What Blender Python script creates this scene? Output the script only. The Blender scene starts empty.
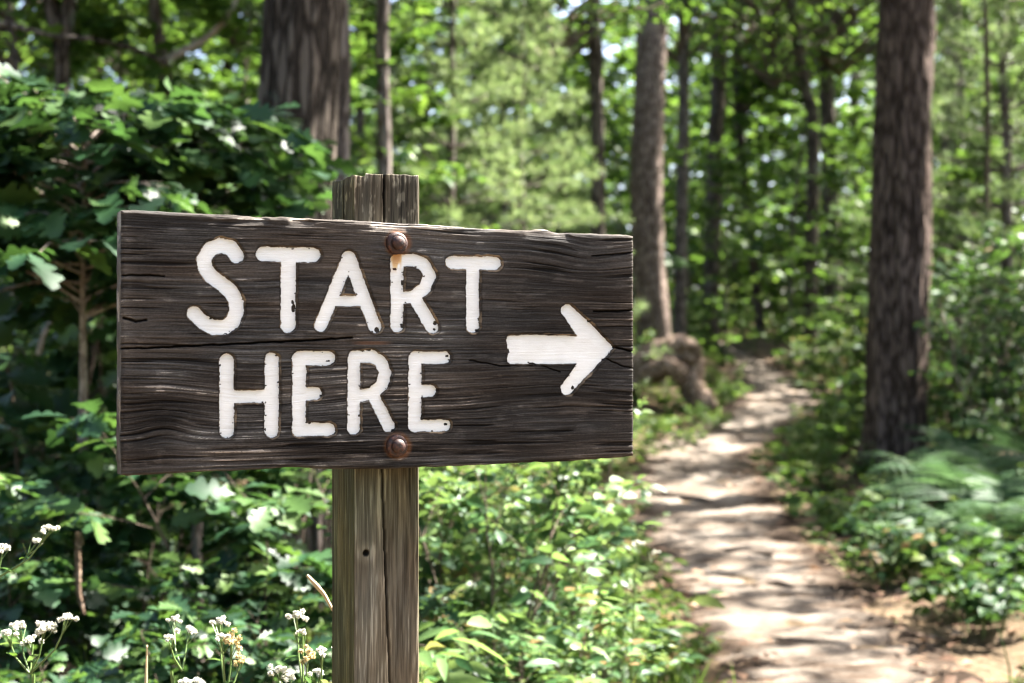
import bpy, math
import numpy as np

# ------------------------------------------------------------------ camera, sky, sun, exposure
SC = bpy.context.scene
COL = SC.collection
CAM_H, FPX, CX, HY = 1.25, 1422.2, 512.0, 364.0
cam_d = bpy.data.cameras.new('camera')
cam = bpy.data.objects.new('camera', cam_d); COL.objects.link(cam)
cam.location = (0, 0, CAM_H); cam.rotation_euler = (math.radians(90), 0, 0)
cam_d.lens = 50; cam_d.sensor_width = 36; cam_d.shift_y = 22.5/1024
cam_d.clip_start = 0.05; cam_d.clip_end = 3000
cam_d.dof.use_dof = True; cam_d.dof.focus_distance = 1.80
cam_d.dof.aperture_fstop = 5.2
SC.camera = cam

SUN_EL, SUN_AZ = 50.0, 62.0            # azimuth measured from the view direction (+Y) towards +X
world = bpy.data.worlds.new('World'); SC.world = world; world.use_nodes = True
wn = world.node_tree; wn.nodes.clear()
sky = wn.nodes.new('ShaderNodeTexSky'); sky.sky_type = 'NISHITA'; sky.sun_disc = False; sky.dust_density = 4.0; sky.ozone_density = 1.2; sky.air_density = 0.7
sky.sun_elevation = math.radians(SUN_EL); sky.sun_rotation = math.radians(SUN_AZ)
bg = wn.nodes.new('ShaderNodeBackground'); bg.inputs['Strength'].default_value = 0.078
wo = wn.nodes.new('ShaderNodeOutputWorld')
wn.links.new(sky.outputs[0], bg.inputs[0]); wn.links.new(bg.outputs[0], wo.inputs[0])
sun_d = bpy.data.lights.new('sun', 'SUN'); sun_d.energy = 5.0; sun_d.angle = math.radians(0.53)
sun_d.color = (1.0, 0.955, 0.88)
sun = bpy.data.objects.new('sun', sun_d); COL.objects.link(sun)
sun.rotation_euler = (math.radians(90-SUN_EL), 0, math.radians(180-SUN_AZ))
SC.view_settings.view_transform = 'Standard'; SC.view_settings.look = 'None'
SC.view_settings.gamma = 1; SC.view_settings.use_curve_mapping = False
SC.view_settings.exposure = 3.5
try:
    SC.render.engine = 'CYCLES'
    cy = SC.cycles
    cy.use_denoising = True; cy.filter_width = 1.25; cy.max_bounces = 6; cy.diffuse_bounces = 3; cy.glossy_bounces = 2
    cy.transmission_bounces = 4; cy.transparent_max_bounces = 4; cy.sample_clamp_indirect = 8
    cy.caustics_reflective = False; cy.caustics_refractive = False
except Exception:
    pass

# ------------------------------------------------------------------ numeric helpers
def hsh(ix, iy, seed):
    n = (ix.astype(np.int64)*374761393 + iy.astype(np.int64)*668265263 + int(seed)*144269504) & 0xffffffff
    n = ((n ^ (n >> 13))*1274126177) & 0xffffffff
    n = ((n ^ (n >> 15))*2246822519) & 0xffffffff
    return ((n ^ (n >> 16)) & 0xffffff)/16777215.0
def vnoise(x, y, seed=0):
    x = np.asarray(x, float); y = np.asarray(y, float)
    x, y = np.broadcast_arrays(x, y)
    ix = np.floor(x); iy = np.floor(y); fx = x-ix; fy = y-iy
    fx = fx*fx*(3-2*fx); fy = fy*fy*(3-2*fy)
    a = hsh(ix, iy, seed); b = hsh(ix+1, iy, seed); c = hsh(ix, iy+1, seed); d = hsh(ix+1, iy+1, seed)
    return (a*(1-fx)+b*fx)*(1-fy) + (c*(1-fx)+d*fx)*fy
def fbm(x, y, seed=0, oct=4, gain=.5):
    s = 0; a = 1; t = 0
    for k in range(oct):
        s = s + a*vnoise(np.asarray(x)*2**k, np.asarray(y)*2**k, seed+17*k); t += a; a *= gain
    return s/t
def sstep(a, b, x):
    t = np.clip((x-a)/(b-a), 0, 1); return t*t*(3-2*t)
def nrm(v):
    return v/np.maximum(np.linalg.norm(v, axis=-1, keepdims=True), 1e-9)

# ------------------------------------------------------------------ terrain
GY = np.array([-400, 0, 9, 11.4, 13.5, 16, 19.5, 22, 25, 28, 31.5, 36, 45, 60, 100, 300, 900.])
GZ = np.array([0, 0, 0, .04, .15, .28, .48, .69, .97, 1.23, 1.56, 1.95, 2.6, 3.6, 5, 6, 6.])
PY = np.array([-4, 0, 3, 5.57, 7.53, 9.07, 11.4, 13.5, 16, 19.5, 22, 25, 28, 31.5, 35, 40, 48])
PX = np.array([1.0, 1.1, 1.2, 1.30, 1.37, 1.43, 1.53, 1.62, 2.08, 3.3, 4.3, 4.5, 4.75, 4.9, 4.6, 3.6, 2.0])
PW = np.array([1.2, 1.2, 1.15, 1.15, 1.18, 1.3, 1.5, 1.6, 1.5, 1.65, 1.65, 1.4, .95, .75, .7, .7, .7])
def prof(y):
    return (np.interp(y-1, GY, GZ)+np.interp(y, GY, GZ)*2+np.interp(y+1, GY, GZ))/4
def path_c(y):
    return (np.interp(y-.9, PY, PX)+np.interp(y, PY, PX)*2+np.interp(y+.9, PY, PX))/4
def path_w(y):
    return np.interp(y, PY, PW)
def ground(x, y):
    x = np.asarray(x, float); y = np.asarray(y, float)
    d = np.abs(x-path_c(y))/np.maximum(path_w(y)*.5, .1)
    off = sstep(.9, 2.4, d)*(y < 50)+(y >= 50)
    z = prof(y) + off*(.10 + .16*(fbm(x*.35, y*.35, 5, 3)-.4)) + .025*(fbm(x*2.2, y*2.2, 8, 3)-.5)
    return z - .03*(1-off)
def G(x, y):
    return float(ground(np.array([x]), np.array([y]))[0])
def X_at(px, Y): return (px-CX)/FPX*Y
def Z_at(py, Y): return CAM_H+(HY-py)/FPX*Y

# ------------------------------------------------------------------ object helpers
def mesh(name, V, Fs, mats, midx=None, smooth=True, attrs=None):
    me = bpy.data.meshes.new(name)
    V = np.asarray(V, np.float32)
    me.vertices.add(len(V)); me.vertices.foreach_set('co', V.ravel())
    Fs = [np.asarray(f, np.int32) for f in Fs if len(f)]
    tot = np.concatenate([np.full(len(f), f.shape[1], np.int32) for f in Fs])
    loops = np.concatenate([f.ravel() for f in Fs])
    me.loops.add(len(loops)); me.loops.foreach_set('vertex_index', loops)
    me.polygons.add(len(tot))
    st = np.zeros(len(tot), np.int32); st[1:] = np.cumsum(tot)[:-1]
    me.polygons.foreach_set('loop_start', st); me.polygons.foreach_set('loop_total', tot)
    if midx is not None: me.polygons.foreach_set('material_index', np.asarray(midx, np.int32))
    me.polygons.foreach_set('use_smooth', np.full(len(tot), smooth))
    for m in (mats if isinstance(mats, (list, tuple)) else [mats]): me.materials.append(m)
    for k, a in (attrs or {}).items():
        at = me.attributes.new(k, 'FLOAT', 'POINT'); at.data.foreach_set('value', np.asarray(a, np.float32))
    me.update(calc_edges=True); me.validate()
    return me
def obj(name, me, parent=None, loc=(0, 0, 0), rotz=0, scale=None):
    o = bpy.data.objects.new(name, me); COL.objects.link(o)
    o.location = loc; o.rotation_euler = (0, 0, rotz)
    if scale is not None: o.scale = (scale,)*3 if np.isscalar(scale) else scale
    if parent is not None: o.parent = parent
    return o
def tag(o, label=None, cat=None, group=None, kind=None):
    for k, v in (('label', label), ('category', cat), ('group', group), ('kind', kind)):
        if v: o[k] = v
    return o
def thing(name, label, cat, loc=(0, 0, 0), rotz=0, scale=None, group=None):
    return tag(obj(name, None, None, loc, rotz, scale), label, cat, group)
def dup(root, label, loc, rotz=0, scale=None, group=None):
    r = root.copy(); COL.objects.link(r); r.location = loc; r.rotation_euler = (0, 0, rotz)
    r.scale = ((scale,)*3 if np.isscalar(scale) else scale) if scale is not None else (1, 1, 1)
    r['label'] = label
    if group: r['group'] = group
    for ch in list(root.children):
        c = ch.copy(); COL.objects.link(c); c.parent = r
        for g in list(ch.children):
            d = g.copy(); COL.objects.link(d); d.parent = c
    return r

class MB:
    """collects pieces of one mesh"""
    def __init__(s): s.V = []; s.F = {}; s.n = 0
    def add(s, V, Fs):
        V = np.asarray(V, float)
        for f in Fs:
            f = np.asarray(f)
            if len(f): s.F.setdefault(f.shape[1], []).append(f+s.n)
        s.V.append(V); s.n += len(V)
    def tube(s, pts, rad, sides=6, cap=False):
        pts = np.asarray(pts, float); rad = np.broadcast_to(np.asarray(rad, float), (len(pts),))
        t = nrm(np.gradient(pts, axis=0))
        ref = np.array([1., 0, 0]) if abs(t[:, 2]).mean() > .7 else np.array([0, 0, 1.])
        a = nrm(np.cross(t, ref)); b = np.cross(t, a)
        ang = np.arange(sides)/sides*2*np.pi
        V = pts[:, None]+rad[:, None, None]*(np.cos(ang)[None, :, None]*a[:, None]+np.sin(ang)[None, :, None]*b[:, None])
        m = len(pts); i = np.arange(m-1)[:, None]*sides; j = np.arange(sides)[None]; j2 = (j+1) % sides
        F = np.stack([i+j, i+j2, i+sides+j2, i+sides+j], -1).reshape(-1, 4)
        V = V.reshape(-1, 3)
        Fs = [F]
        if cap:
            V = np.vstack([V, pts[-1:]+t[-1:]*rad[-1]*.3]); k = len(V)-1; o = (m-1)*sides
            Fs.append(np.stack([o+j[0], o+j2[0], np.full(sides, k)], -1))
        s.add(V, Fs)
    def leaves(s, tpl, P, D, U, S):
        """instances of a leaf template: origin P, direction D, upper side U, size S"""
        P = np.asarray(P, float)
        if not len(P): return
        D = nrm(np.asarray(D, float)); U = np.asarray(U, float)
        Z = nrm(U-(U*D).sum(-1, keepdims=True)*D); Xv = np.cross(D, Z)
        tv, tf = tpl; S = np.broadcast_to(np.asarray(S, float), (len(P),))[:, None, None]
        V = P[:, None]+S*(tv[None, :, 0:1]*Xv[:, None]+tv[None, :, 1:2]*D[:, None]+tv[None, :, 2:3]*Z[:, None])
        n = len(P); k = len(tv); off = (np.arange(n)*k)[:, None, None]
        s.add(V.reshape(-1, 3), [(off+np.asarray(f)[None]).reshape(-1, np.asarray(f).shape[1]) for f in tf])
    def mesh(s, name, mats, smooth=True, attrs=None):
        return mesh(name, np.vstack(s.V), [np.vstack(v) for v in s.F.values()], mats, smooth=smooth, attrs=attrs)

# ------------------------------------------------------------------ leaf templates (x across, y along, z up)
def strip_leaf(ts, ws, fold=.25, curl=.18):
    """midrib with two folded halves"""
    V = []; Q = []
    for t, w in zip(ts, ws):
        z = -curl*t*t
        V += [(0, t, z), (-w, t, z+fold*w), (w, t, z+fold*w)]
    for i in range(len(ts)-1):
        a = 3*i; b = a+3
        Q += [(a, b, b+1, a+1), (b, a, a+2, b+2)]
    return np.array(V, float), [np.array(Q)]
OVATE = strip_leaf((0, .14, .4, .7, 1), (.01, .17, .27, .19, .005))
LANCE = strip_leaf((0, .2, .5, .8, 1), (.01, .11, .14, .08, .004), curl=.3)
BLADE = strip_leaf((0, .35, .7, 1), (.018, .02, .013, .001), fold=.3, curl=.35)
OAK = strip_leaf((0, .08, .16, .24, .31, .40, .48, .57, .66, .74, .84, .93, 1.0),
                 (.012, .03, .09, .17, .10, .26, .29, .12, .30, .31, .15, .17, .03), fold=.22, curl=.2)
DIAM = (np.array([(0, 0, 0), (-.27, .45, .07), (0, .5, 0), (.27, .45, .07), (0, 1, -.1)], float),
        [np.array([(0, 2, 1), (0, 3, 2), (1, 2, 4), (2, 3, 4)])])
def maple():
    ang = np.radians([-168, -150, -118, -95, -72, -48, -28, -12, 0, 12, 28, 48, 72, 95, 118, 150, 168])
    rad = np.array([.10, .30, .46, .36, .34, .55, .40, .45, .62, .45, .40, .55, .34, .36, .46, .30, .10])
    V = [(0, .36, .0)]
    for a, r in zip(ang, rad):
        V.append((math.sin(a)*r, .36+math.cos(a)*r, -.22*r*r+.05*math.cos(3*a)))
    F = [(0, i+1, i) for i in range(1, len(ang))]
    return np.array(V, float), [np.array(F)]
MAPLE = maple()

# ------------------------------------------------------------------ materials
def newmat(name):
    m = bpy.data.materials.new(name); m.use_nodes = True
    nt = m.node_tree; nt.nodes.clear()
    return m, nt, nt.nodes.new, nt.links.new
def ramp(N, stops, interp='LINEAR'):
    r = N('ShaderNodeValToRGB'); r.color_ramp.interpolation = interp
    e = r.color_ramp.elements
    while len(e) < len(stops): e.new(.5)
    for k, (p, c) in enumerate(stops):
        e[k].position = p; e[k].color = (*c, 1) if len(c) == 3 else c
    return r
def leaf_mat(name, c0, c1, c2, trans=(.20, .34, .04), tmix=.38, rough=.42, spec=.36, brown=None):
    m, nt, N, L = newmat(name)
    g = N('ShaderNodeNewGeometry'); oi = N('ShaderNodeObjectInfo')
    ad = N('ShaderNodeMath'); ad.operation = 'MULTIPLY_ADD'; ad.inputs[1].default_value = .22; ad.inputs[2].default_value = -.11
    L(oi.outputs['Random'], ad.inputs[0])
    a2 = N('ShaderNodeMath'); L(g.outputs['Random Per Island'], a2.inputs[0]); L(ad.outputs[0], a2.inputs[1])
    r = ramp(N, [(0, c0), (.55, c1), (.97, c2)]+([(.982, brown), (1, tuple(q*1.8 for q in brown))] if brown else [])); L(a2.outputs[0], r.inputs[0])
    p = N('ShaderNodeBsdfPrincipled'); L(r.outputs[0], p.inputs['Base Color'])
    p.inputs['Roughness'].default_value = rough; p.inputs['Specular IOR Level'].default_value = spec
    t = N('ShaderNodeBsdfTranslucent')
    mx = N('ShaderNodeMix'); mx.data_type = 'RGBA'; mx.inputs[0].default_value = .5
    mu = N('ShaderNodeVectorMath'); mu.operation = 'SCALE'; mu.inputs['Scale'].default_value = 2.6; L(r.outputs[0], mu.inputs[0])
    L(mu.outputs[0], mx.inputs[6]); mx.inputs[7].default_value = (*trans, 1); L(mx.outputs[2], t.inputs['Color'])
    s = N('ShaderNodeMixShader'); s.inputs[0].default_value = tmix*.72
    L(p.outputs[0], s.inputs[1]); L(t.outputs[0], s.inputs[2])
    o = N('ShaderNodeOutputMaterial'); L(s.outputs[0], o.inputs[0])
    return m
M_OAK = leaf_mat('oak_leaf', (.006, .018, .009), (.016, .048, .018), (.055, .095, .02), (.10, .20, .02), .30, .46, .22)
M_MAPLE = leaf_mat('maple_leaf', (.010, .030, .007), (.03, .068, .014), (.085, .13, .022), (.17, .29, .03), .38, .5, .10)
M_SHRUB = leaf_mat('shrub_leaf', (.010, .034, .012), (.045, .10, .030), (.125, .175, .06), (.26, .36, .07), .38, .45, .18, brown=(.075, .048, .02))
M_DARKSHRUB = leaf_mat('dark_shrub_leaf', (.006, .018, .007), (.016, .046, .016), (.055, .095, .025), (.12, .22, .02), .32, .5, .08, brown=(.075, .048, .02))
M_NEEDLE = leaf_mat('pine_needle', (.016, .036, .014), (.055, .095, .036), (.17, .21, .09), (.26, .34, .10), .42, .5, .08)
M_FERN = leaf_mat('fern_leaf', (.009, .026, .008), (.026, .060, .024), (.06, .10, .042), (.08, .14, .04), .32, .55, .08)
M_HERB = leaf_mat('herb_leaf', (.010, .03, .007), (.04, .08, .016), (.11, .14, .033), (.17, .28, .03), .35, .5, .10, brown=(.075, .048, .02))
M_CANOPY = leaf_mat('canopy_leaf', (.007, .020, .005), (.024, .056, .011), (.075, .115, .02), (.15, .27, .025), .38, .5, .08)
M_RUST = leaf_mat('brown_leaf', (.06, .032, .02), (.13, .08, .05), (.26, .19, .13), (.16, .09, .04), .25, .7, .08)
M_STEM = leaf_mat('green_stem', (.07, .12, .03), (.09, .14, .04), (.12, .15, .05), tmix=.1)

def bark_mat(name, c0, c1, c2, scale=9, zs=.22, bump=.8, lichen=None):
    m, nt, N, L = newmat(name)
    tc = N('ShaderNodeTexCoord'); mp = N('ShaderNodeMapping'); mp.inputs['Scale'].default_value = (1, 1, zs)
    L(tc.outputs['Object'], mp.inputs[0])
    v = N('ShaderNodeTexVoronoi'); v.feature = 'DISTANCE_TO_EDGE'; v.inputs['Scale'].default_value = scale*2.2
    n = N('ShaderNodeTexNoise'); n.inputs['Scale'].default_value = scale; n.inputs['Detail'].default_value = 6; n.inputs['Roughness'].default_value = .65
    n2 = N('ShaderNodeTexNoise'); n2.inputs['Scale'].default_value = 2.3; n2.inputs['Detail'].default_value = 3
    wv = N('ShaderNodeVectorMath'); wv.operation = 'MULTIPLY_ADD'; wv.inputs[1].default_value = (.12, .12, .12)
    L(mp.outputs[0], n.inputs[0]); L(n.outputs['Color'], wv.inputs[0]); L(mp.outputs[0], wv.inputs[2])
    L(wv.outputs[0], v.inputs['Vector']); L(tc.outputs['Object'], n2.inputs[0])
    r1 = ramp(N, [(0, (0, 0, 0)), (.22, (1, 1, 1))]); L(v.outputs['Distance'], r1.inputs[0])
    h = N('ShaderNodeMath'); h.operation = 'MULTIPLY_ADD'; h.inputs[1].default_value = .55
    L(r1.outputs[0], h.inputs[0]); L(n.outputs[0], h.inputs[2])
    cr = ramp(N, [(.3, c0), (.75, c1), (1.15, c2)]); L(h.outputs[0], cr.inputs[0])
    col = cr.outputs[0]
    if lichen:
        lr = ramp(N, [(.60, (0, 0, 0)), (.68, (1, 1, 1))]); L(n2.outputs[0], lr.inputs[0])
        mx = N('ShaderNodeMix'); mx.data_type = 'RGBA'; mx.inputs[7].default_value = (*lichen, 1)
        mm = N('ShaderNodeMath'); mm.operation = 'MULTIPLY'; L(lr.outputs[0], mm.inputs[0]); L(n.outputs[0], mm.inputs[1])
        L(mm.outputs[0], mx.inputs[0]); L(col, mx.inputs[6]); col = mx.outputs[2]
    p = N('ShaderNodeBsdfPrincipled'); L(col, p.inputs['Base Color']); p.inputs['Roughness'].default_value = .85
    p.inputs['Specular IOR Level'].default_value = .06
    b = N('ShaderNodeBump'); b.inputs['Strength'].default_value = bump; b.inputs['Distance'].default_value = .02
    L(h.outputs[0], b.inputs['Height']); L(b.outputs[0], p.inputs['Normal'])
    o = N('ShaderNodeOutputMaterial'); L(p.outputs[0], o.inputs[0])
    return m
M_OAKBARK = bark_mat('oak_bark', (.006, .005, .004), (.042, .033, .026), (.105, .086, .07), 9, .14, 1, (.17, .22, .17))
M_PINEBARK = bark_mat('pine_bark', (.012, .008, .0065), (.048, .034, .027), (.12, .087, .072), 8, .2, 1)
M_GREYBARK = bark_mat('grey_bark', (.02, .016, .013), (.075, .06, .052), (.16, .135, .12), 8, .2, .8)
M_MIDBARK = bark_mat('grey_pine_bark', (.025, .018, .014), (.115, .084, .068), (.23, .18, .15), 9, .3, 1)
M_SAPBARK = bark_mat('sapling_bark', (.09, .07, .058), (.20, .16, .135), (.30, .25, .21), 12, .5, .4)
M_PALEBARK = bark_mat('pale_bark', (.14, .11, .09), (.30, .25, .21), (.42, .36, .31), 12, .5, .4)
M_TWIG = bark_mat('twig_bark', (.035, .028, .02), (.08, .06, .045), (.13, .10, .08), 20, .4, .3)
M_DEADWOOD = bark_mat('dead_wood', (.02, .013, .009), (.17, .115, .08), (.36, .27, .21), 7, 1, 1)

def ground_mat():
    m, nt, N, L = newmat('forest_soil')
    tc = N('ShaderNodeTexCoord')
    n = N('ShaderNodeTexNoise'); n.inputs['Scale'].default_value = 1.3; n.inputs['Detail'].default_value = 8; n.inputs['Roughness'].default_value = .7
    n2 = N('ShaderNodeTexNoise'); n2.inputs['Scale'].default_value = 26; n2.inputs['Detail'].default_value = 5
    L(tc.outputs['Object'], n.inputs[0]); L(tc.outputs['Object'], n2.inputs[0])
    a = N('ShaderNodeMath'); a.operation = 'MULTIPLY_ADD'; a.inputs[1].default_value = .6
    L(n2.outputs[0], a.inputs[0]); L(n.outputs[0], a.inputs[2])
    r = ramp(N, [(.45, (.02, .015, .01)), (.75, (.07, .05, .03)), (.95, (.14, .10, .065)), (1.1, (.10, .11, .04))])
    L(a.outputs[0], r.inputs[0])
    p = N('ShaderNodeBsdfPrincipled'); L(r.outputs[0], p.inputs['Base Color']); p.inputs['Roughness'].default_value = .95
    p.inputs['Specular IOR Level'].default_value = .05
    b = N('ShaderNodeBump'); b.inputs['Strength'].default_value = .8; b.inputs['Distance'].default_value = .03
    L(a.outputs[0], b.inputs['Height']); L(b.outputs[0], p.inputs['Normal'])
    o = N('ShaderNodeOutputMaterial'); L(p.outputs[0], o.inputs[0]); return m
M_SOIL = ground_mat()
def path_mat():
    m, nt, N, L = newmat('sandy_path')
    tc = N('ShaderNodeTexCoord'); at = N('ShaderNodeAttribute'); at.attribute_name = 'edge'
    n = N('ShaderNodeTexNoise'); n.inputs['Scale'].default_value = 2.1; n.inputs['Detail'].default_value = 7; n.inputs['Roughness'].default_value = .65
    n2 = N('ShaderNodeTexNoise'); n2.inputs['Scale'].default_value = 34; n2.inputs['Detail'].default_value = 6; n2.inputs['Roughness'].default_value = .7
    mp = N('ShaderNodeMapping'); mp.inputs['Scale'].default_value = (.55, 1.3, 1)
    L(tc.outputs['Object'], mp.inputs[0]); L(mp.outputs[0], n.inputs[0]); L(tc.outputs['Object'], n2.inputs[0])
    e = N('ShaderNodeMath'); e.operation = 'MULTIPLY_ADD'; e.inputs[1].default_value = -.26; L(at.outputs['Fac'], e.inputs[0]); L(n.outputs[0], e.inputs[2])
    f = N('ShaderNodeMath'); f.operation = 'MULTIPLY_ADD'; f.inputs[1].default_value = .22; L(n2.outputs[0], f.inputs[0]); L(e.outputs[0], f.inputs[2])
    r = ramp(N, [(.38, (.020, .013, .0085)), (.48, (.055, .039, .028)), (.56, (.105, .084, .066)), (.74, (.16, .137, .114))])
    L(f.outputs[0], r.inputs[0])
    p = N('ShaderNodeBsdfPrincipled'); L(r.outputs[0], p.inputs['Base Color']); p.inputs['Roughness'].default_value = .95
    p.inputs['Specular IOR Level'].default_value = .05
    b = N('ShaderNodeBump'); b.inputs['Strength'].default_value = .7; b.inputs['Distance'].default_value = .02
    L(n2.outputs[0], b.inputs['Height']); L(b.outputs[0], p.inputs['Normal'])
    o = N('ShaderNodeOutputMaterial'); L(p.outputs[0], o.inputs[0]); return m
M_PATH = path_mat()

def wood_mat(name, stops, sx=(1.6, 30, 30), green=None, zgrain=False):
    """weathered wood: colour follows the carved grain height stored on the surface"""
    m, nt, N, L = newmat(name)
    tc = N('ShaderNodeTexCoord'); mp = N('ShaderNodeMapping'); mp.inputs['Scale'].default_value = sx
    L(tc.outputs['Object'], mp.inputs[0])
    n = N('ShaderNodeTexNoise'); n.inputs['Scale'].default_value = 14; n.inputs['Detail'].default_value = 8; n.inputs['Roughness'].default_value = .7
    L(mp.outputs[0], n.inputs[0])
    n2 = N('ShaderNodeTexNoise'); n2.inputs['Scale'].default_value = 5.5; n2.inputs['Detail'].default_value = 5; L(tc.outputs['Object'], n2.inputs[0])
    at = N('ShaderNodeAttribute'); at.attribute_name = 'grain'
    a = N('ShaderNodeMath'); a.operation = 'MULTIPLY_ADD'; a.inputs[1].default_value = .38; L(n.outputs[0], a.inputs[0]); L(at.outputs['Fac'], a.inputs[2])
    b2 = N('ShaderNodeMath'); b2.operation = 'MULTIPLY_ADD'; b2.inputs[1].default_value = .30; L(n2.outputs[0], b2.inputs[0]); L(a.outputs[0], b2.inputs[2])
    r = ramp(N, stops); L(b2.outputs[0], r.inputs[0])
    n3 = N('ShaderNodeTexNoise'); n3.inputs['Scale'].default_value = 7; n3.inputs['Detail'].default_value = 4
    m3 = N('ShaderNodeMapping'); m3.inputs['Scale'].default_value = tuple(max(.6, q*.12) for q in sx); L(tc.outputs['Object'], m3.inputs[0]); L(m3.outputs[0], n3.inputs[0])
    hr = ramp(N, [(.42, (.95, 1.0, 1.03)), (.64, (1.13, 1.0, .87))]); L(n3.outputs[0], hr.inputs[0])
    mh = N('ShaderNodeMix'); mh.data_type = 'RGBA'; mh.blend_type = 'MULTIPLY'; mh.inputs[0].default_value = 1; L(r.outputs[0], mh.inputs[6]); L(hr.outputs[0], mh.inputs[7])
    col = mh.outputs[2]
    if green:
        ga = N('ShaderNodeAttribute'); ga.attribute_name = 'algae_shade'
        mx = N('ShaderNodeMix'); mx.data_type = 'RGBA'; mx.blend_type = 'MULTIPLY'; mx.inputs[7].default_value = (*green, 1)
        L(ga.outputs['Fac'], mx.inputs[0]); L(col, mx.inputs[6]); col = mx.outputs[2]
    ta = N('ShaderNodeAttribute'); ta.attribute_name = 'tan'
    mt = N('ShaderNodeMix'); mt.data_type = 'RGBA'; mt.inputs[7].default_value = (.22, .165, .11, 1)
    L(ta.outputs['Fac'], mt.inputs[0]); L(col, mt.inputs[6]); col = mt.outputs[2]
    ra = N('ShaderNodeAttribute'); ra.attribute_name = 'rust'
    mr = N('ShaderNodeMix'); mr.data_type = 'RGBA'; mr.inputs[7].default_value = (.16, .07, .03, 1)
    L(ra.outputs['Fac'], mr.inputs[0]); L(col, mr.inputs[6]); col = mr.outputs[2]
    p = N('ShaderNodeBsdfPrincipled'); L(col, p.inputs['Base Color']); p.inputs['Roughness'].default_value = .8
    p.inputs['Specular IOR Level'].default_value = .07
    b = N('ShaderNodeBump'); b.inputs['Strength'].default_value = .6; b.inputs['Distance'].default_value = .0012
    L(n.outputs[0], b.inputs['Height']); L(b.outputs[0], p.inputs['Normal'])
    o = N('ShaderNodeOutputMaterial'); L(p.outputs[0], o.inputs[0]); return m
M_BOARD = wood_mat('weathered_board', [(.34, (.0045, .0038, .0033)), (.60, (.0205, .0178, .016)), (.82, (.052, .0462, .0418)), (1.0, (.108, .098, .089)), (1.22, (.24, .215, .192))])
M_POST = wood_mat('weathered_post', [(.35, (.011, .009, .007)), (.62, (.052, .043, .032)), (.88, (.122, .104, .08)), (1.15, (.25, .22, .175))], (30, 30, 1.6), (.50, .62, .30))
def paint_mat():
    m, nt, N, L = newmat('white_paint')
    tc = N('ShaderNodeTexCoord'); mp = N('ShaderNodeMapping'); mp.inputs['Scale'].default_value = (4, 20, 16); L(tc.outputs['Object'], mp.inputs[0])
    n = N('ShaderNodeTexNoise'); n.inputs['Scale'].default_value = 14; n.inputs['Detail'].default_value = 7; n.inputs['Roughness'].default_value = .7; L(mp.outputs[0], n.inputs[0])
    r = ramp(N, [(.25, (.69, .69, .68)), (.42, (.80, .81, .81)), (.7, (.845, .86, .865))]); L(n.outputs[0], r.inputs[0])
    ra = N('ShaderNodeAttribute'); ra.attribute_name = 'rust'
    rr = ramp(N, [(0, (.84, .83, .8)), (.35, (.72, .5, .26)), (1, (.42, .17, .05))]); L(ra.outputs['Fac'], rr.inputs[0])
    mr = N('ShaderNodeMix'); mr.data_type = 'RGBA'; mr.blend_type = 'MULTIPLY'; mr.inputs[0].default_value = 1
    L(r.outputs[0], mr.inputs[6]); L(rr.outputs[0], mr.inputs[7])
    wa = N('ShaderNodeAttribute'); wa.attribute_name = 'wear'
    wm = N('ShaderNodeMath'); wm.operation = 'MULTIPLY'; wm.inputs[1].default_value = .26; L(wa.outputs['Fac'], wm.inputs[0])
    mw = N('ShaderNodeMix'); mw.data_type = 'RGBA'; mw.inputs[7].default_value = (.42, .385, .33, 1)
    L(wm.outputs[0], mw.inputs[0]); L(mr.outputs[2], mw.inputs[6])
    p = N('ShaderNodeBsdfPrincipled'); L(mw.outputs[2], p.inputs['Base Color']); p.inputs['Roughness'].default_value = .7; p.inputs['Specular IOR Level'].default_value = .2
    b = N('ShaderNodeBump'); b.inputs['Strength'].default_value = .5; b.inputs['Distance'].default_value = .001
    L(n.outputs[0], b.inputs['Height']); L(b.outputs[0], p.inputs['Normal'])
    o = N('ShaderNodeOutputMaterial'); L(p.outputs[0], o.inputs[0]); return m
M_PAINT = paint_mat()
def rust_mat():
    m, nt, N, L = newmat('rusty_iron')
    tc = N('ShaderNodeTexCoord')
    n = N('ShaderNodeTexNoise'); n.inputs['Scale'].default_value = 220; n.inputs['Detail'].default_value = 6; L(tc.outputs['Object'], n.inputs[0])
    r = ramp(N, [(.3, (.010, .005, .004)), (.52, (.032, .012, .008)), (.68, (.085, .03, .016)), (.8, (.16, .06, .028))]); L(n.outputs[0], r.inputs[0])
    p = N('ShaderNodeBsdfPrincipled'); L(r.outputs[0], p.inputs['Base Color']); p.inputs['Roughness'].default_value = .6; p.inputs['Metallic'].default_value = .25
    b = N('ShaderNodeBump'); b.inputs['Strength'].default_value = .6; b.inputs['Distance'].default_value = .001
    L(n.outputs[0], b.inputs['Height']); L(b.outputs[0], p.inputs['Normal'])
    o = N('ShaderNodeOutputMaterial'); L(p.outputs[0], o.inputs[0]); return m
M_IRON = rust_mat()
M_PETAL = leaf_mat('white_petal', (.42, .42, .33), (.58, .57, .5), (.70, .69, .64), (.6, .62, .5), .25, .6, .2)
M_FADED = leaf_mat('faded_petal', (.36, .26, .12), (.52, .42, .22), (.66, .6, .42), (.5, .4, .2), .25, .7, .2)
M_DRY = leaf_mat('dry_stalk', (.38, .28, .16), (.45, .34, .2), (.5, .4, .26), tmix=.05, rough=.8, spec=.2)

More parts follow.
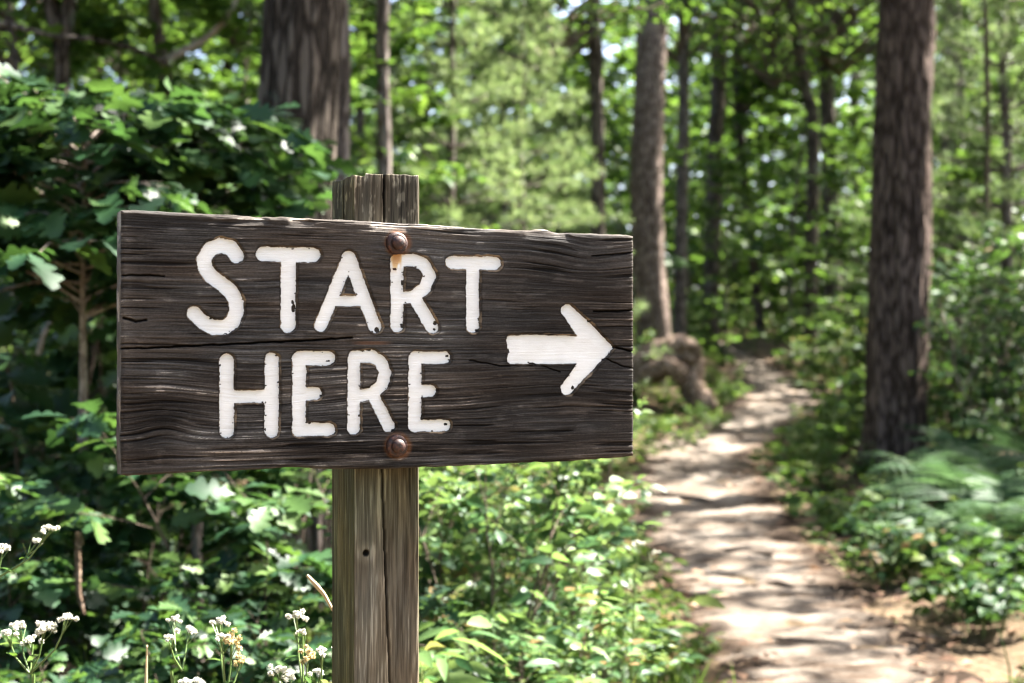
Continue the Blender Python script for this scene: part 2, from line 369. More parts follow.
# ------------------------------------------------------------------ setting: ground and path
def build_ground():
    ys = np.concatenate([np.linspace(-400, -12, 14), np.linspace(-8, 2, 26), np.linspace(2.15, 14, 100), np.linspace(14.3, 50, 120), np.linspace(52, 110, 30), np.linspace(130, 900, 14)])
    xs = np.concatenate([np.linspace(-600, -34, 14), np.linspace(-30, -6, 50), np.linspace(-5.8, 7, 90), np.linspace(7.5, 30, 50), np.linspace(34, 600, 14)])
    X, Y = np.meshgrid(xs, ys); Z = ground(X, Y)
    nx, ny = len(xs), len(ys)
    i = np.arange(ny-1)[:, None]*nx; j = np.arange(nx-1)[None]
    F = np.stack([i+j, i+j+1, i+nx+j+1, i+nx+j], -1).reshape(-1, 4)
    tag(obj('ground', mesh('ground', np.stack([X, Y, Z], -1).reshape(-1, 3), [F], M_SOIL)), kind='structure')
def build_path():
    ys = np.concatenate([np.arange(-3, 16, .05), np.arange(16, 46, .1)]); ss = np.linspace(-1.25, 1.25, 72)
    Yg, S = np.meshgrid(ys, ss, indexing='ij')
    wob = 1+.38*(fbm(Yg*.9, np.sign(S)*3+0*Yg, 21, 3)-.5)*2
    Xg = path_c(Yg)+S*path_w(Yg)*.5*wob
    e = np.abs(S)
    base = prof(Yg)-.03
    Z = base+.020-.075*sstep(.8, 1.25, e)+.05*(fbm(Xg*3, Yg*3.6, 33, 4)-.5)*sstep(1.3, .9, e)+.05*(fbm(Xg*8, Yg*8, 37, 4)-.5)
    Z = np.where(e > 1.1, np.minimum(Z, ground(Xg, Yg)-.015*(e-1.05)/.2), Z)
    nx = len(ss); i = np.arange(len(ys)-1)[:, None]*nx; j = np.arange(nx-1)[None]
    F = np.stack([i+j, i+j+1, i+nx+j+1, i+nx+j], -1).reshape(-1, 4)
    tag(obj('path', mesh('path', np.stack([Xg, Yg, Z], -1).reshape(-1, 3), [F], M_PATH, attrs={'edge': sstep(.35, 1.05, e).ravel()})), kind='structure')
build_ground(); build_path()

# ------------------------------------------------------------------ the sign
TH = math.radians(25.741)
EU = np.array([math.cos(TH), math.sin(TH), 0]); EI = np.array([-math.sin(TH), math.cos(TH), 0])
POST = np.array([-0.18139, 1.88269, 0.]); PW2 = .0452; BT = .036
def to_local(px, py, yloc):
    """photo point on the plane at depth yloc of the sign's own frame -> (x, z) there"""
    d = np.stack([(np.asarray(px, float)-CX)/FPX, np.ones_like(np.asarray(px, float)), (HY-np.asarray(py, float))/FPX], -1)
    o = POST+EI*yloc
    t = (o@EI)/(d@EI)
    p = d*t[..., None]
    return (p-POST)@EU, p[..., 2]+CAM_H
def to_px(x, y, z):
    wx = POST[0]+EU[0]*x+EI[0]*y; wy = POST[1]+EU[1]*x+EI[1]*y
    return CX+FPX*wx/wy, HY-FPX*(z-CAM_H)/wy
SIGN_Z0 = G(POST[0], POST[1])
sign = thing('trail_sign', 'weathered dark wooden trail sign lettered START HERE with a white arrow on a square post', 'sign',
             (POST[0], POST[1], 0), TH)
YF = -(PW2+BT)      # local y of the board's front
STROKES = [  # (polyline in photo points, stroke width)
 ([(237.7,255.6),(231.9,247.6),(221.6,245),(211,248.8),(204.8,259),(206,268),(212,276),(221.6,283.1),(231,291),(237,301),(237.2,312),(233.5,321.5),(226,327.3),(214.3,327.4),(203.1,321.6),(195,313.5)], 15.6, 0),
 ([(264.5,253.8),(314,254.8)], 15.6, 0), ([(289.4,255),(289,325)], 15.6, 0),
 ([(349.5,257),(321.6,325.5)], 13.6, 0), ([(349.8,257),(375.9,326.5)], 13.8, 0), ([(333,300.8),(366,300.8)], 11.5, 0),
 ([(398.1,260),(398,326)], 13.6, 0), ([(398.1,260),(414,260),(424.5,263.5),(430.9,275.3),(425.7,288.5),(414,296.6),(400,297.6)], 13, 0), ([(416,298),(433,327)], 13.4, 0),
 ([(453.2,262.3),(495.5,263.2)], 14, 0), ([(474,263),(473.6,326.5)], 13.6, 0),
 ([(227.5,361),(227.6,431)], 15.4, 1), ([(272.8,359.5),(272.4,431)], 14.8, 1), ([(228,396.8),(272,396.6)], 13.4, 1),
 ([(300.3,358.2),(299.8,429.8)], 14.6, 1), ([(300,358.4),(329.5,358.2)], 15, 1), ([(300,394),(316.5,393.6)], 13.5, 1), ([(300,429.8),(329.5,429.4)], 14.2, 1),
 ([(355,357.5),(354.7,428.4)], 13.4, 1), ([(355,356.8),(372.5,356),(381.6,361),(386.4,372.7),(382.5,385.5),(372.5,394),(358,396)], 13, 1), ([(375,397),(389.6,426)], 13.2, 1),
 ([(416.2,357.6),(415.8,426)], 13.8, 1), ([(416,357.8),(445.2,357.6)], 13.2, 1), ([(416,391),(431.5,390.8)], 12.6, 1), ([(416,425.8),(445.6,425.4)], 12.6, 1),
]
ARROW = np.array([(507.5,338),(509.5,335),(530,334.4),(577.6,335.4),(561.6,312),(562,307.5),(566,304),(571,303.8),(594,325),(615.8,347.6),(594,371),(571,394.6),(567,395.6),(562.5,393),(561.2,387.5),(577.2,364),(540,364.2),(511,364),(508,361.5)])
def seg_sdf(px, py, pts):
    d = np.full(px.shape, 1e9)
    for (x0, y0), (x1, y1) in zip(pts[:-1], pts[1:]):
        vx, vy = x1-x0, y1-y0; t = np.clip(((px-x0)*vx+(py-y0)*vy)/(vx*vx+vy*vy), 0, 1)
        d = np.minimum(d, np.hypot(px-x0-t*vx, py-y0-t*vy))
    return d
def poly_sdf(px, py, P):
    d = seg_sdf(px, py, np.vstack([P, P[:1]])); ins = np.zeros(px.shape, bool)
    n = len(P)
    for i in range(n):
        (x0, y0), (x1, y1) = P[i], P[(i+1) % n]
        c = ((y0 > py) != (y1 > py)) & (px < (x1-x0)*(py-y0)/(y1-y0+1e-12)+x0)
        ins ^= c
    return np.where(ins, -d, d)

def build_board():
    NU, NV = 960, 560
    top_px = [117, 135, 200, 270, 330, 400, 440, 470, 520, 545, 560, 600, 628, 634]
    top_py = [210.5, 209.6, 213.2, 216.5, 219, 222.8, 225, 227.6, 230, 229.2, 232.2, 233.5, 234.6, 236]
    bot_px = [117, 128, 180, 240, 300, 345, 400, 450, 520, 580, 625, 633]
    bot_py = [474, 475.6, 473, 470.5, 467.2, 469.4, 468.4, 466.4, 463.2, 460.6, 457.6, 456.5]
    tx, tz = to_local(top_px, top_py, YF); bx, bz = to_local(bot_px, bot_py, YF)
    xl = to_local([121.5], [340], YF)[0][0]; xr = to_local([634.2], [340], YF)[0][0]
    s = np.linspace(0, 1, NU); t = np.linspace(0, 1, NV)
    x1 = xl+(xr-xl)*s
    ztop = np.interp(x1, tx, tz)+.0016*(fbm(x1*60, 0*x1, 3, 3)-.5); zbot = np.interp(x1, bx, bz)+.0022*(fbm(x1*55, 0*x1+9, 4, 3)-.5)
    x = np.repeat(x1[None], NV, 0).copy(); z = zbot[None]+(ztop-zbot)[None]*t[:, None]
    # ragged ends
    x += (s[None]-.5)*2*.0016*(fbm(z*40, 0*z+(s[None] > .5)*7, 6, 3)-.5)
    px, py = to_px(x, YF, z)
    # wavy grain
    kn = lambda cx_, cy_, w_, h_, a_: a_*np.exp(-((px-cx_)/w_)**2-((py-cy_)/h_)**2)
    zz = z+.0055*(fbm(x*3.5, z*7, 11, 3)-.5)+.0016*(fbm(x*24, z*40, 90, 2)-.5)+kn(262, 395, 70, 38, .010)+kn(165, 425, 26, 20, -.008)+kn(590, 262, 40, 22, .012)+kn(560, 395, 80, 24, -.010)+kn(330, 270, 90, 26, -.009)
    g1 = fbm(x*10, zz*680, 12, 3, .65); g2 = fbm(x*40, zz*1300, 13, 2); g3 = fbm(x*4.5, zz*95, 14, 3)
    ring = .5+.5*np.sin(zz*2*np.pi/.0085+5*fbm(x*3, zz*30, 15, 2))
    grain = .42*g1+.23*g2+.25*g3+.10*ring**3
    grain = np.clip((grain-.5)*2.1+.5, 0, 1)
    worn = fbm(x*7, z*16, 16, 4)                     # where the surface is more weathered
    # deep checks follow the grain
    checks = sstep(.66, .80, fbm(x*9, zz*300, 18, 2, .4))*sstep(.36, .58, fbm(x*6, z*14, 19, 3))
    d = .00065*(grain-.5)*2*(.5+.9*worn)-.0013*checks
    # long cracks
    def crack(pts, w, dep):
        nonlocal d
        jit = .8*(fbm(px*.16, py*.16, 23, 3)-.5)*2
        cd = seg_sdf(px, py+jit, pts)
        d = d-dep*sstep(w+.55, w*.35, cd)
        return sstep(w+.9, w*.4, cd)
    dark = crack([(118,349),(150,347.8),(190,346),(240,343.6),(300,340.8),(352,337.6)], .8, .006)
    dark = np.maximum(dark, crack([(123,275),(145,275.5),(164,276)], .7, .004))
    dark = np.maximum(dark, crack([(616,347.6),(624,349.5),(636,352.5)], .9, .006))
    dark = np.maximum(dark, crack([(594,311.5),(615,311),(636,310)], .8, .005))
    dark = np.maximum(dark, crack([(587,352),(605,358),(622,366),(636,369)], .45, .003))
    dark = np.maximum(dark, crack([(592,256),(612,254.5),(634,252)], .5, .003))
    dark = np.maximum(dark, crack([(124,318),(136,321.5),(146,320)], 1.1, .004))
    dark = np.maximum(dark, crack([(470,360),(500,366),(540,365),(560,372)], .4, .002))
    # letters
    rag = .75*(fbm(px*.22, py*.22, 41, 3)-.5)*2+.55*(fbm(px*.10, py*.55, 42, 3)-.5)*2
    wd = [np.full(px.shape, 1e9), np.full(px.shape, 1e9)]
    for pts, w, k in STROKES: wd[k] = np.minimum(wd[k], seg_sdf(px, py, pts)-w/2-.35)
    ar = poly_sdf(px, py, ARROW)-.3
    sd = [wd[0]+rag, wd[1]+rag, ar+rag*1.1]
    allsd = np.minimum(np.minimum(sd[0], sd[1]), sd[2])
    depth = .0040*sstep(.35, -.55, allsd)
    floor_rel = .0004*(g1-.5)+.0005*(fbm(x*18, z*60, 43, 3)-.5)
    inside = sstep(.3, -.5, allsd)
    d = d*(1-inside)+inside*floor_rel-depth
    # chips in the paint
    chips = np.zeros(px.shape, bool)
    for cx_, cy_, rx, ry in [(294.3,308,1.6,4.2),(293.5,302,1.2,1.5),(395.8,269,1.7,1.1),(436,323,1.7,2),(435,329,1,1),(478.4,331,1.6,1.4),(403,326,1.2,2),(378,330,2,2.6),(403.5,283,.9,2.6),(438,390,1.2,1.2),(447,424.5,1.6,1),(448,356,1.4,1),(394,431,1.8,1.6),(369,349.5,2.4,.8),(329,361,2,.6),(322,396,1.4,.9),(615,347.5,1.4,1),(509,352,1.6,3),(533,364,3.4,1.1),(574,388,1.4,1.8),(590,321,1.6,1.2),(551,334.6,3.2,.8),(604,360,1.3,1.3),(211,318,1.6,.7)]:
        chips |= ((px-cx_+rag)/rx)**2+((py-cy_+rag)/ry)**2 < 1
    speck = (fbm(px*.30, py*.45, 47, 3) > .80) & (allsd > -2.2)
    paint = (allsd < -.5) & ~chips & ~speck
    d = np.where(chips & (allsd < 0), d-.0007, d)
    tan = sstep(1.5, .2, allsd)*sstep(-1.6, -.5, allsd)*(.35+.65*sstep(.4, .62, fbm(px*.11, py*.2, 49, 2)))
    tan = np.where(paint, 0, np.where(chips, 0, tan))*np.clip(.12+.7*sstep(.48, .72, fbm(px*.06+5, py*.06, 50, 2)), 0, 1)
    # worn, rounded rim
    eb = np.minimum(np.minimum(x-x1[0], x1[-1]-x), np.minimum(z-zbot[None], ztop[None]-z))
    er = .0042*(.6+.9*fbm(x*30, z*30, 51, 3)); d = d-.0045*(1-np.sqrt(np.clip(1-(1-np.clip(eb/er, 0, 1))**2, 0, 1)))
    chipn = sstep(.60, .72, fbm(x*13+3, z*40, 53, 3))*sstep(.016, .002, ztop[None]-z); d = d-.003*chipn
    light = sstep(.009, .0, ztop[None]-z)*.16+chipn*.14+.16*sstep(.022, 0, x-x1[0])*fbm(x*60, z*26, 55, 2)+.12*sstep(.02, 0, z-zbot[None])*fbm(x*20, z*60, 56, 2)
    lf = sstep(.62, .74, fbm(px*.05, py*.16, 57, 4))*.22                      # pale scuffed patches
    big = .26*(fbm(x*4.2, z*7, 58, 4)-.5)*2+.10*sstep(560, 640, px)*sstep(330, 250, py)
    wn = sstep(.40, .66, fbm(x*5, z*13, 85, 4))
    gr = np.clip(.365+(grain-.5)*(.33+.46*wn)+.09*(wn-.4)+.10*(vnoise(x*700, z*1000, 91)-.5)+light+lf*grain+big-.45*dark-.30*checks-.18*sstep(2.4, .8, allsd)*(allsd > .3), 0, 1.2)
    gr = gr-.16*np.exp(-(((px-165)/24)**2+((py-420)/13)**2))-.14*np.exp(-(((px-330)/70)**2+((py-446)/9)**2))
    bolts = [(398, 243), (398, 446)]
    rust = np.zeros(px.shape)
    for bx_, by_ in bolts:
        rr = np.hypot(px-bx_, (py-by_)); rust = np.maximum(rust, .75*sstep(16, 10.5, rr)*(.4+.6*fbm(px*.3, py*.3, 61, 2)))
    rust = np.maximum(rust, .8*sstep(7.5, 2, np.abs(px-398+.15*(py-256)))*sstep(251, 254, py)*sstep(276, 257, py)*sstep(.25, .6, fbm(px*.25, py*.12, 62, 2)))
    rust = np.maximum(rust, .35*sstep(24, 6, np.abs(px-372))*sstep(2.6, 1, np.abs(py-343)))
    y = YF-d
    V = np.stack([x, y, z], -1).reshape(-1, 3)
    idx = np.arange(NU*NV).reshape(NV, NU)
    F = np.stack([idx[:-1, :-1], idx[:-1, 1:], idx[1:, 1:], idx[1:, :-1]], -1).reshape(-1, 4)
    pf = paint.ravel()[F].all(1)
    which = np.argmin(np.stack([sd[0], sd[1], sd[2]]), 0).ravel()[F[:, 0]]
    wear = np.clip(sstep(.50, .74, g1)*sstep(.40, .66, fbm(x*11, z*24, 87, 3))+.8*sstep(-1.9, -.5, allsd)*sstep(.42, .62, fbm(x*30, z*40, 88, 3))+.5*sstep(.60, .74, fbm(x*17, z*26, 89, 3)), 0, 1)
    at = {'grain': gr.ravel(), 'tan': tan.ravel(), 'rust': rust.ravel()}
    # body: front (without painted faces) + rim + back
    per = np.concatenate([idx[0, :], idx[1:, -1], idx[-1, -2::-1], idx[-2:0:-1, 0]])
    n0 = len(V); npz = len(per); layers = [.006, .018, .030, BT]
    Vs = [V]; ats = {k: [v] for k, v in at.items()}; prev = per; rims = []
    for li, dy in enumerate(layers):
        P = V[per].copy(); P[:, 1] = YF+dy
        nz = .0012*(fbm(np.arange(npz)*.05, np.full(npz, li*3.), 63, 3)-.5)
        c = np.array([0, 0, P[:, 2].mean()]); dirv = P-c; dirv[:, 1] = 0
        P += nrm(dirv)*nz[:, None]-nrm(dirv)*(.002 if li == 3 else 0)
        cur = n0+li*npz+np.arange(npz); Vs.append(P)
        ats['grain'].append(.28+.5*fbm(np.arange(npz)*.03, np.full(npz, li*1.7), 64, 3)+.12*(P[:, 2] > 1.3)); ats['tan'].append(np.zeros(npz)); ats['rust'].append(np.zeros(npz))
        rims.append(np.stack([prev, np.roll(prev, -1), np.roll(cur, -1), cur], -1)[:, ::-1]); prev = cur
    VB = np.vstack(Vs); AB = {k: np.concatenate(v) for k, v in ats.items()}
    cen = len(VB); VB = np.vstack([VB, [[0, YF+BT, VB[:, 2].mean()]]]); AB = {k: np.append(v, .4 if k == 'grain' else 0) for k, v in AB.items()}
    back = np.stack([prev, np.roll(prev, -1), np.full(npz, cen)], -1)[:, ::-1]
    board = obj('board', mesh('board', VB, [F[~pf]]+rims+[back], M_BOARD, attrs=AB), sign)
    for k, nm in ((0, 'painted_word'), (1, 'painted_word'), (2, 'arrow')):
        f = F[pf & (which == k)]; used, inv = np.unique(f, return_inverse=True)
        o = obj(nm, mesh(nm, V[used], [inv.reshape(-1, 4)], M_PAINT, attrs={'rust': rust.ravel()[used], 'wear': wear.ravel()[used]}), board)
        o['label'] = ('carved white painted word START', 'carved white painted word HERE', 'carved white painted arrow pointing right')[k]
    # bolts: flange, washer and boss turned from one profile, parts of the sign
    for k, (bx_, by_) in enumerate(bolts):
        lx, lz = to_local([bx_], [by_], YF-.006); lx, lz = lx[0], lz[0]
        def lathe(prof_, n=40, dent=0):
            a = np.arange(n)/n*2*np.pi; V = []
            for j, (r, h) in enumerate(prof_):
                rr = r*(1+dent*np.cos(3*a+k)+dent*.7*np.cos(7*a))
                V.append(np.stack([lx+rr*np.cos(a), np.full(n, YF-h), lz+rr*np.sin(a)], -1))
            m = len(prof_); i = np.arange(m-1)[:, None]*n; jj = np.arange(n)[None]
            Fq = np.stack([i+jj, i+(jj+1) % n, i+n+(jj+1) % n, i+n+jj], -1).reshape(-1, 4)
            return np.vstack(V), [Fq]
        V1, F1 = lathe([(.0142, -.003), (.0144, .002), (.0138, .0042), (.0122, .0058), (.0104, .0064), (.0085, .0064)], dent=.012)
        w = obj('bolt', mesh('bolt', *lathe([(.0092, .005), (.0090, .0085), (.0082, .0112), (.0064, .0130), (.0038, .0138), (.0001, .014)], dent=.015), M_IRON), sign)
        obj('washer', mesh('washer', V1, F1, M_IRON), w)
        w['label'] = ('rusty bolt above the letter R', 'rusty bolt below the word HERE')[k]

def build_post():
    n = 320; zt = Z_at(173, 1.835)
    zs = np.concatenate([np.linspace(-.5, .75, 60), np.linspace(.752, zt, 460)])
    a = np.linspace(0, 1, n, endpoint=False)*4
    side = np.floor(a).astype(int); f = a-side
    h = PW2
    cx_ = [(-1, -1), (1, -1), (1, 1), (-1, 1)]
    p0 = np.array([cx_[k] for k in side], float); p1 = np.array([cx_[(k+1) % 4] for k in side], float)
    P = (p0+(p1-p0)*f[:, None])*h
    r = .0035; q = np.clip(np.abs(P)-(h-r), 0, None); ql = np.linalg.norm(q, axis=1); sc = np.where((q > 0).all(1), r/np.maximum(ql, 1e-9), 1)
    core = np.clip(P, -(h-r), h-r); P = core+(P-core)*np.minimum(sc, 1)[:, None]
    nr = np.array([(0, -1), (1, 0), (0, 1), (-1, 0)], float)[side]
    S, Z = np.meshgrid(a, zs)
    sm = S*.09
    ss = sm+.006*(fbm(Z*4, S*2, 70, 2)-.5)
    g1 = fbm(ss*480, Z*12, 71, 3, .6); g2 = fbm(ss*1000, Z*34, 72, 2); g3 = fbm(ss*80, Z*4, 73, 3)
    grain = np.clip((.45*g1+.25*g2+.3*g3-.5)*1.6+.5, 0, 1)
    checks = sstep(.72, .84, fbm(ss*210, Z*2.6, 74, 2, .4))*sstep(.45, .6, fbm(S*3, Z*3, 75, 3))
    d = .0009*(grain-.5)*2-.0018*checks
    # the long drying crack down the front face
    lo = to_local([382.5, 384.5, 387.0, 390.0], [470, 540, 600, 683], -h); up = to_local([384.2, 384.6], [172, 222], -h)
    cz = np.array([-.6, *lo[1][::-1], *up[1][::-1], zt+.05]); cxs = np.array([lo[0][-1]+.003, *lo[0][::-1], *up[0][::-1], up[0][0]])
    o = np.argsort(cz); cpos = np.interp(Z, cz[o], cxs[o])+.0012*(fbm(Z*60, 0*Z, 76, 3)-.5)
    cd = np.abs(np.repeat(P[None, :, 0], len(zs), 0)-cpos)+(side[None] != 0)*1
    crk = sstep(.0019, .0006, cd); d = d-.012*crk
    kx, kz = to_local([366.], [553.], -h); kd = np.hypot((P[None, :, 0]-kx[0]), (Z-kz[0]))+(side[None] != 0)*1
    d = d-.006*sstep(.0042, .0022, kd)
    topf = sstep(.014, 0, zt-Z)
    d = d-topf*.0016*(fbm(S*9, Z*40, 77, 2))
    XY = P[None]+nr[None]*d[..., None]
    zz = Z.copy()
    rise = np.array([0, 0, -.004, -.004])
    topoff = .004*(fbm(S*5, 0*S, 78, 3)-.55)+np.where((P[:, 0] < -.03), -.004, 0)[None]
    zz += topoff*sstep(zt-.03, zt, Z)
    V = np.concatenate([XY, zz[..., None]], -1).reshape(-1, 3)
    m = len(zs); i = np.arange(m-1)[:, None]*n; j = np.arange(n)[None]
    F = np.stack([i+j, i+(j+1) % n, i+n+(j+1) % n, i+n+j], -1).reshape(-1, 4)
    lastr = (m-1)*n+np.arange(n); cI = len(V); V = np.vstack([V, [[0, 0, zt-.002]]])
    capf = np.stack([lastr, np.roll(lastr, -1), np.full(n, cI)], -1)
    dry = -.20*sstep(1.36, 1.42, Z)+.10*topf
    gr = grain*.7+.08+dry-.4*crk-.35*checks-.5*sstep(.0055, .003, kd)+.16*sstep(.02, .006, kd)*(kd > .0045)
    gr += .30*sstep(.58, .70, fbm(S*16, Z*60, 79, 3))*sstep(1.33, 1.40, Z)
    alg_shade = np.where(side == 3, .95, np.where(side == 0, .18, .5))[None]*(.55+.45*fbm(S*4, Z*6, 80, 3))*np.ones_like(Z)
    alg_shade += .35*(side[None] == 0)*sstep(.12, .0, np.abs(Z-1.08))  # painted shade: darker band on the front face right under the board
    alg_shade *= np.where(Z > 1.35, .8, 1)
    ap = lambda v, x: np.append(v.ravel(), x)
    obj('post', mesh('post', V, [F, capf], M_POST, attrs={'grain': ap(gr, .5), 'algae_shade': ap(np.clip(alg_shade, 0, 1), .3), 'tan': ap(0*Z, 0), 'rust': ap(0*Z, 0)}), sign)
build_board(); build_post()

# ------------------------------------------------------------------ plant builders
def twig_leaves(mb, rg, tpl, B, D, Ln, nl, size, flat=.5, ang=55, droop=.25):
    """leaves set alternately along twigs: bases B, directions D, lengths Ln"""
    B = np.asarray(B, float); D = nrm(np.asarray(D, float)); n = len(B)
    if n == 0: return
    t = (np.arange(nl)+.8)/nl
    P = B[:, None]+D[:, None]*(np.asarray(Ln)[:, None]*t[None])[..., None]
    s = np.where(np.arange(nl) % 2, 1., -1.)
    up = np.array([0, 0, 1.])
    sd = nrm(np.cross(D, up+rg.normal(0, .15, (n, 3))))
    a = np.radians(ang)*(1+rg.normal(0, .3, (n, nl))); a[:, -1] *= .2
    LD = D[:, None]*np.cos(a)[..., None]+sd[:, None]*(np.sin(a)*s[None])[..., None]
    LD[..., 2] -= droop*(.4+rg.random((n, nl)))
    U = up+rg.normal(0, flat, (n, nl, 3))
    S = size*(.45+.95*rg.random((n, nl))**1.3)
    mb.leaves(tpl, P.reshape(-1, 3), LD.reshape(-1, 3), U.reshape(-1, 3), S.ravel())

def curve_pts(p, d, L, rg, n=6, bend=-.15, wig=.06):
    t = np.linspace(0, 1, n)[:, None]
    pts = p+d*L*t; pts[:, 2] += bend*L*t[:, 0]**2
    pts += np.cumsum(rg.normal(0, wig*L/n, (n, 3)), 0)*t
    return pts

def leafy_plant(seed, H, R, nb, nt, nl, tpl, size, base=.12, stems=1, stem_r=.015, top=.6, belly=.4, elev=(10, 55), bend=-.12, flat=.45, spread=.25, droop=.25, tw=.34):
    """woody plant: stems, side branches with flat sprays of leaves"""
    rg = np.random.default_rng(seed); wood = MB(); lf = MB()
    st = []
    for k in range(stems):
        a = rg.random()*6.28
        top_p = np.array([math.cos(a), math.sin(a), 0])*R*spread*(stems > 1)*(.5+rg.random())+np.array([0, 0, H*(1 if k == 0 else .7+.3*rg.random())])
        t = np.linspace(0, 1, 10)[:, None]
        p0 = np.array([math.cos(a), math.sin(a), 0])*.03*(stems > 1)
        pts = p0*(1-t)+top_p*t; pts[:, :2] += np.cumsum(rg.normal(0, .012*H, (10, 2)), 0)*t; pts[0, 2] = -.12
        wood.tube(pts, stem_r*(1-.82*t[:, 0]), 7); st.append(pts)
    B, D, Ls = [], [], []
    for i in range(nb):
        pts = st[i % stems]; hf = base+(1-base)*(i+rg.random())/nb
        k = hf*9; k0 = min(int(k), 8); p = pts[k0]*(1-(k-k0))+pts[k0+1]*(k-k0)
        prof_ = np.interp(hf, [0, belly, 1], [.55, 1, 1-top])
        L = R*prof_*(.65+.5*rg.random()); az = i*2.39996+rg.normal(0, .5)
        el = math.radians(elev[0]+(elev[1]-elev[0])*hf+rg.normal(0, 9))
        d = np.array([math.cos(az)*math.cos(el), math.sin(az)*math.cos(el), math.sin(el)])
        bp = curve_pts(p, d, L, rg, 6, bend)
        wood.tube(bp, stem_r*.42*(1-hf*.55)*np.linspace(1, .25, 6), 5)
        tn = nrm(np.gradient(bp, axis=0))
        for j in range(nt):
            t = .22+.78*(j+.6*rg.random())/nt; kk = min(t*5, 4.999); k1 = int(kk)
            q = bp[k1]*(1-(kk-k1))+bp[k1+1]*(kk-k1)
            sgn = 1 if j % 2 else -1
            aa = sgn*math.radians(25+35*rg.random())*(1 if j < nt-1 else .1)
            tv = tn[k1]; d2 = np.array([tv[0]*math.cos(aa)-tv[1]*math.sin(aa), tv[0]*math.sin(aa)+tv[1]*math.cos(aa), tv[2]*.6+rg.normal(0, .18)])
            B.append(q); D.append(d2); Ls.append(L*tw*(1.15-.5*t)*(.7+.6*rg.random()))
    Ls = np.array(Ls); B = np.array(B); D = nrm(np.array(D))
    for q, d2, l in zip(B[::2], D[::2], Ls[::2]):
        wood.tube(np.array([q, q+d2*l*.9]), [stem_r*.14, stem_r*.06], 3)
    twig_leaves(lf, rg, tpl, B, D, Ls, nl, size, flat, droop=droop)
    return wood, lf

def plant_thing(name, label, cat, wood, lf, mw, ml, loc, rotz=0, scale=None, group=None, wname='stem', lname='foliage'):
    r = thing(name, label, cat, loc, rotz, scale, group)
    obj(wname, wood.mesh(wname, mw), r); obj(lname, lf.mesh(lname, ml), r)
    return r

def pine_sapling(seed, H, R, whorls, per, tufts, nb=12, nl=.10, nw=.055):
    rg = np.random.default_rng(seed); wood = MB(); lf = MB()
    t = np.linspace(0, 1, 14)[:, None]; pts = np.hstack([np.cumsum(rg.normal(0, .02, (14, 2)), 0), t*H]); pts[0, 2] = -.2
    wood.tube(pts, .012*H*(1-.9*t[:, 0])+.004, 8)
    P, D = [], []
    for w in range(whorls):
        hf = .12+.86*(w+.3*rg.random())/whorls; z = hf*H
        for k in range(per):
            az = k*6.283/per+w*.7+rg.normal(0, .2); L = R*(1.06-hf)**.8*(.7+.4*rg.random()); el = math.radians(6+40*hf*hf+rg.normal(0, 6))
            d = np.array([math.cos(az)*math.cos(el), math.sin(az)*math.cos(el), math.sin(el)])
            c = pts[min(int(hf*13), 12)].copy(); c[2] = z
            bp = curve_pts(c, d, L, rg, 6, -.06); wood.tube(bp, .004*H*(1-hf)*np.linspace(1, .2, 6)+.002, 4)
            tn = nrm(np.gradient(bp, axis=0))
            for j in range(tufts):
                tt = .28+.72*(j+rg.random())/tufts; kk = min(tt*5, 4.999); k1 = int(kk); q = bp[k1]*(1-(kk-k1))+bp[k1+1]*(kk-k1)
                sl = L*.30*(1.2-tt)*rg.random()
                sd = nrm(np.cross(tn[k1], [0, 0, 1.]))*(1 if j % 2 else -1)
                d3 = nrm(tn[k1]*.8+sd*.8+np.array([0, 0, rg.normal(.1, .1)]))
                for m_ in range(3):
                    P.append(q+d3*sl*(m_+.4)/2.2+rg.normal(0, .02, 3)); D.append(d3)
    P = np.array(P); D = np.array(D); n = len(P)
    ld = nrm(D[:, None]*.75+rg.normal(0, .55, (n, nb, 3)))
    NEED = (np.array([(-.5*nw, 0, 0), (.5*nw, 0, 0), (.3*nw, .6, 0), (0, 1, -.05), (-.3*nw, .6, 0)]), [np.array([(0, 1, 2, 4)]), np.array([(4, 2, 3)])])
    lf.leaves(NEED, np.repeat(P, nb, 0), ld.reshape(-1, 3), rg.normal(0, 1, (n*nb, 3))+[0, 0, 1], nl*(.7+.6*rg.random(n*nb)))
    return wood, lf

def crown_mesh(seed, R, H, ncl, tw, nl, size, tpl=DIAM, low=.0, hollow=.25):
    """big tree crown: limbs from the trunk axis and leaf sprays clumped at their ends"""
    rg = np.random.default_rng(seed); wood = MB(); lf = MB(); B, D, Ls = [], [], []
    for i in range(ncl):
        hf = low+(1-low)*(i+rg.random())/ncl; az = i*2.39996+rg.normal(0, .4)
        pr = math.sin(math.pi*min(.08+hf*.86, 1))**.6
        r = R*pr*(hollow+(1-hollow)*rg.random()**.6)
        c = np.array([math.cos(az)*r, math.sin(az)*r, hf*H+rg.normal(0, .25)])
        st = np.array([0, 0, max(-.3, c[2]-.55*r)])
        mid = (st+c)/2+np.array([0, 0, .12*r]); bp = np.array([st, (st+mid)/2+[0, 0, .03*r], mid, (mid+c)/2, c])+rg.normal(0, .05, (5, 3))
        wood.tube(bp, np.linspace(.05, .012, 5)*(R/3.5), 5)
        out = nrm(c-st)
        for j in range(tw):
            q = bp[2+min(j*3//tw, 2)]+rg.normal(0, .22*R/3, 3)*[1, 1, .5]
            d = nrm(out*.5+rg.normal(0, .7, 3)*[1, 1, .35]); B.append(q); D.append(d); Ls.append(.5+.5*rg.random())
    twig_leaves(lf, rg, tpl, np.array(B), np.array(D), np.array(Ls)*(R/3.5)**.5, nl, size, .5, 58, .3)
    return wood, lf

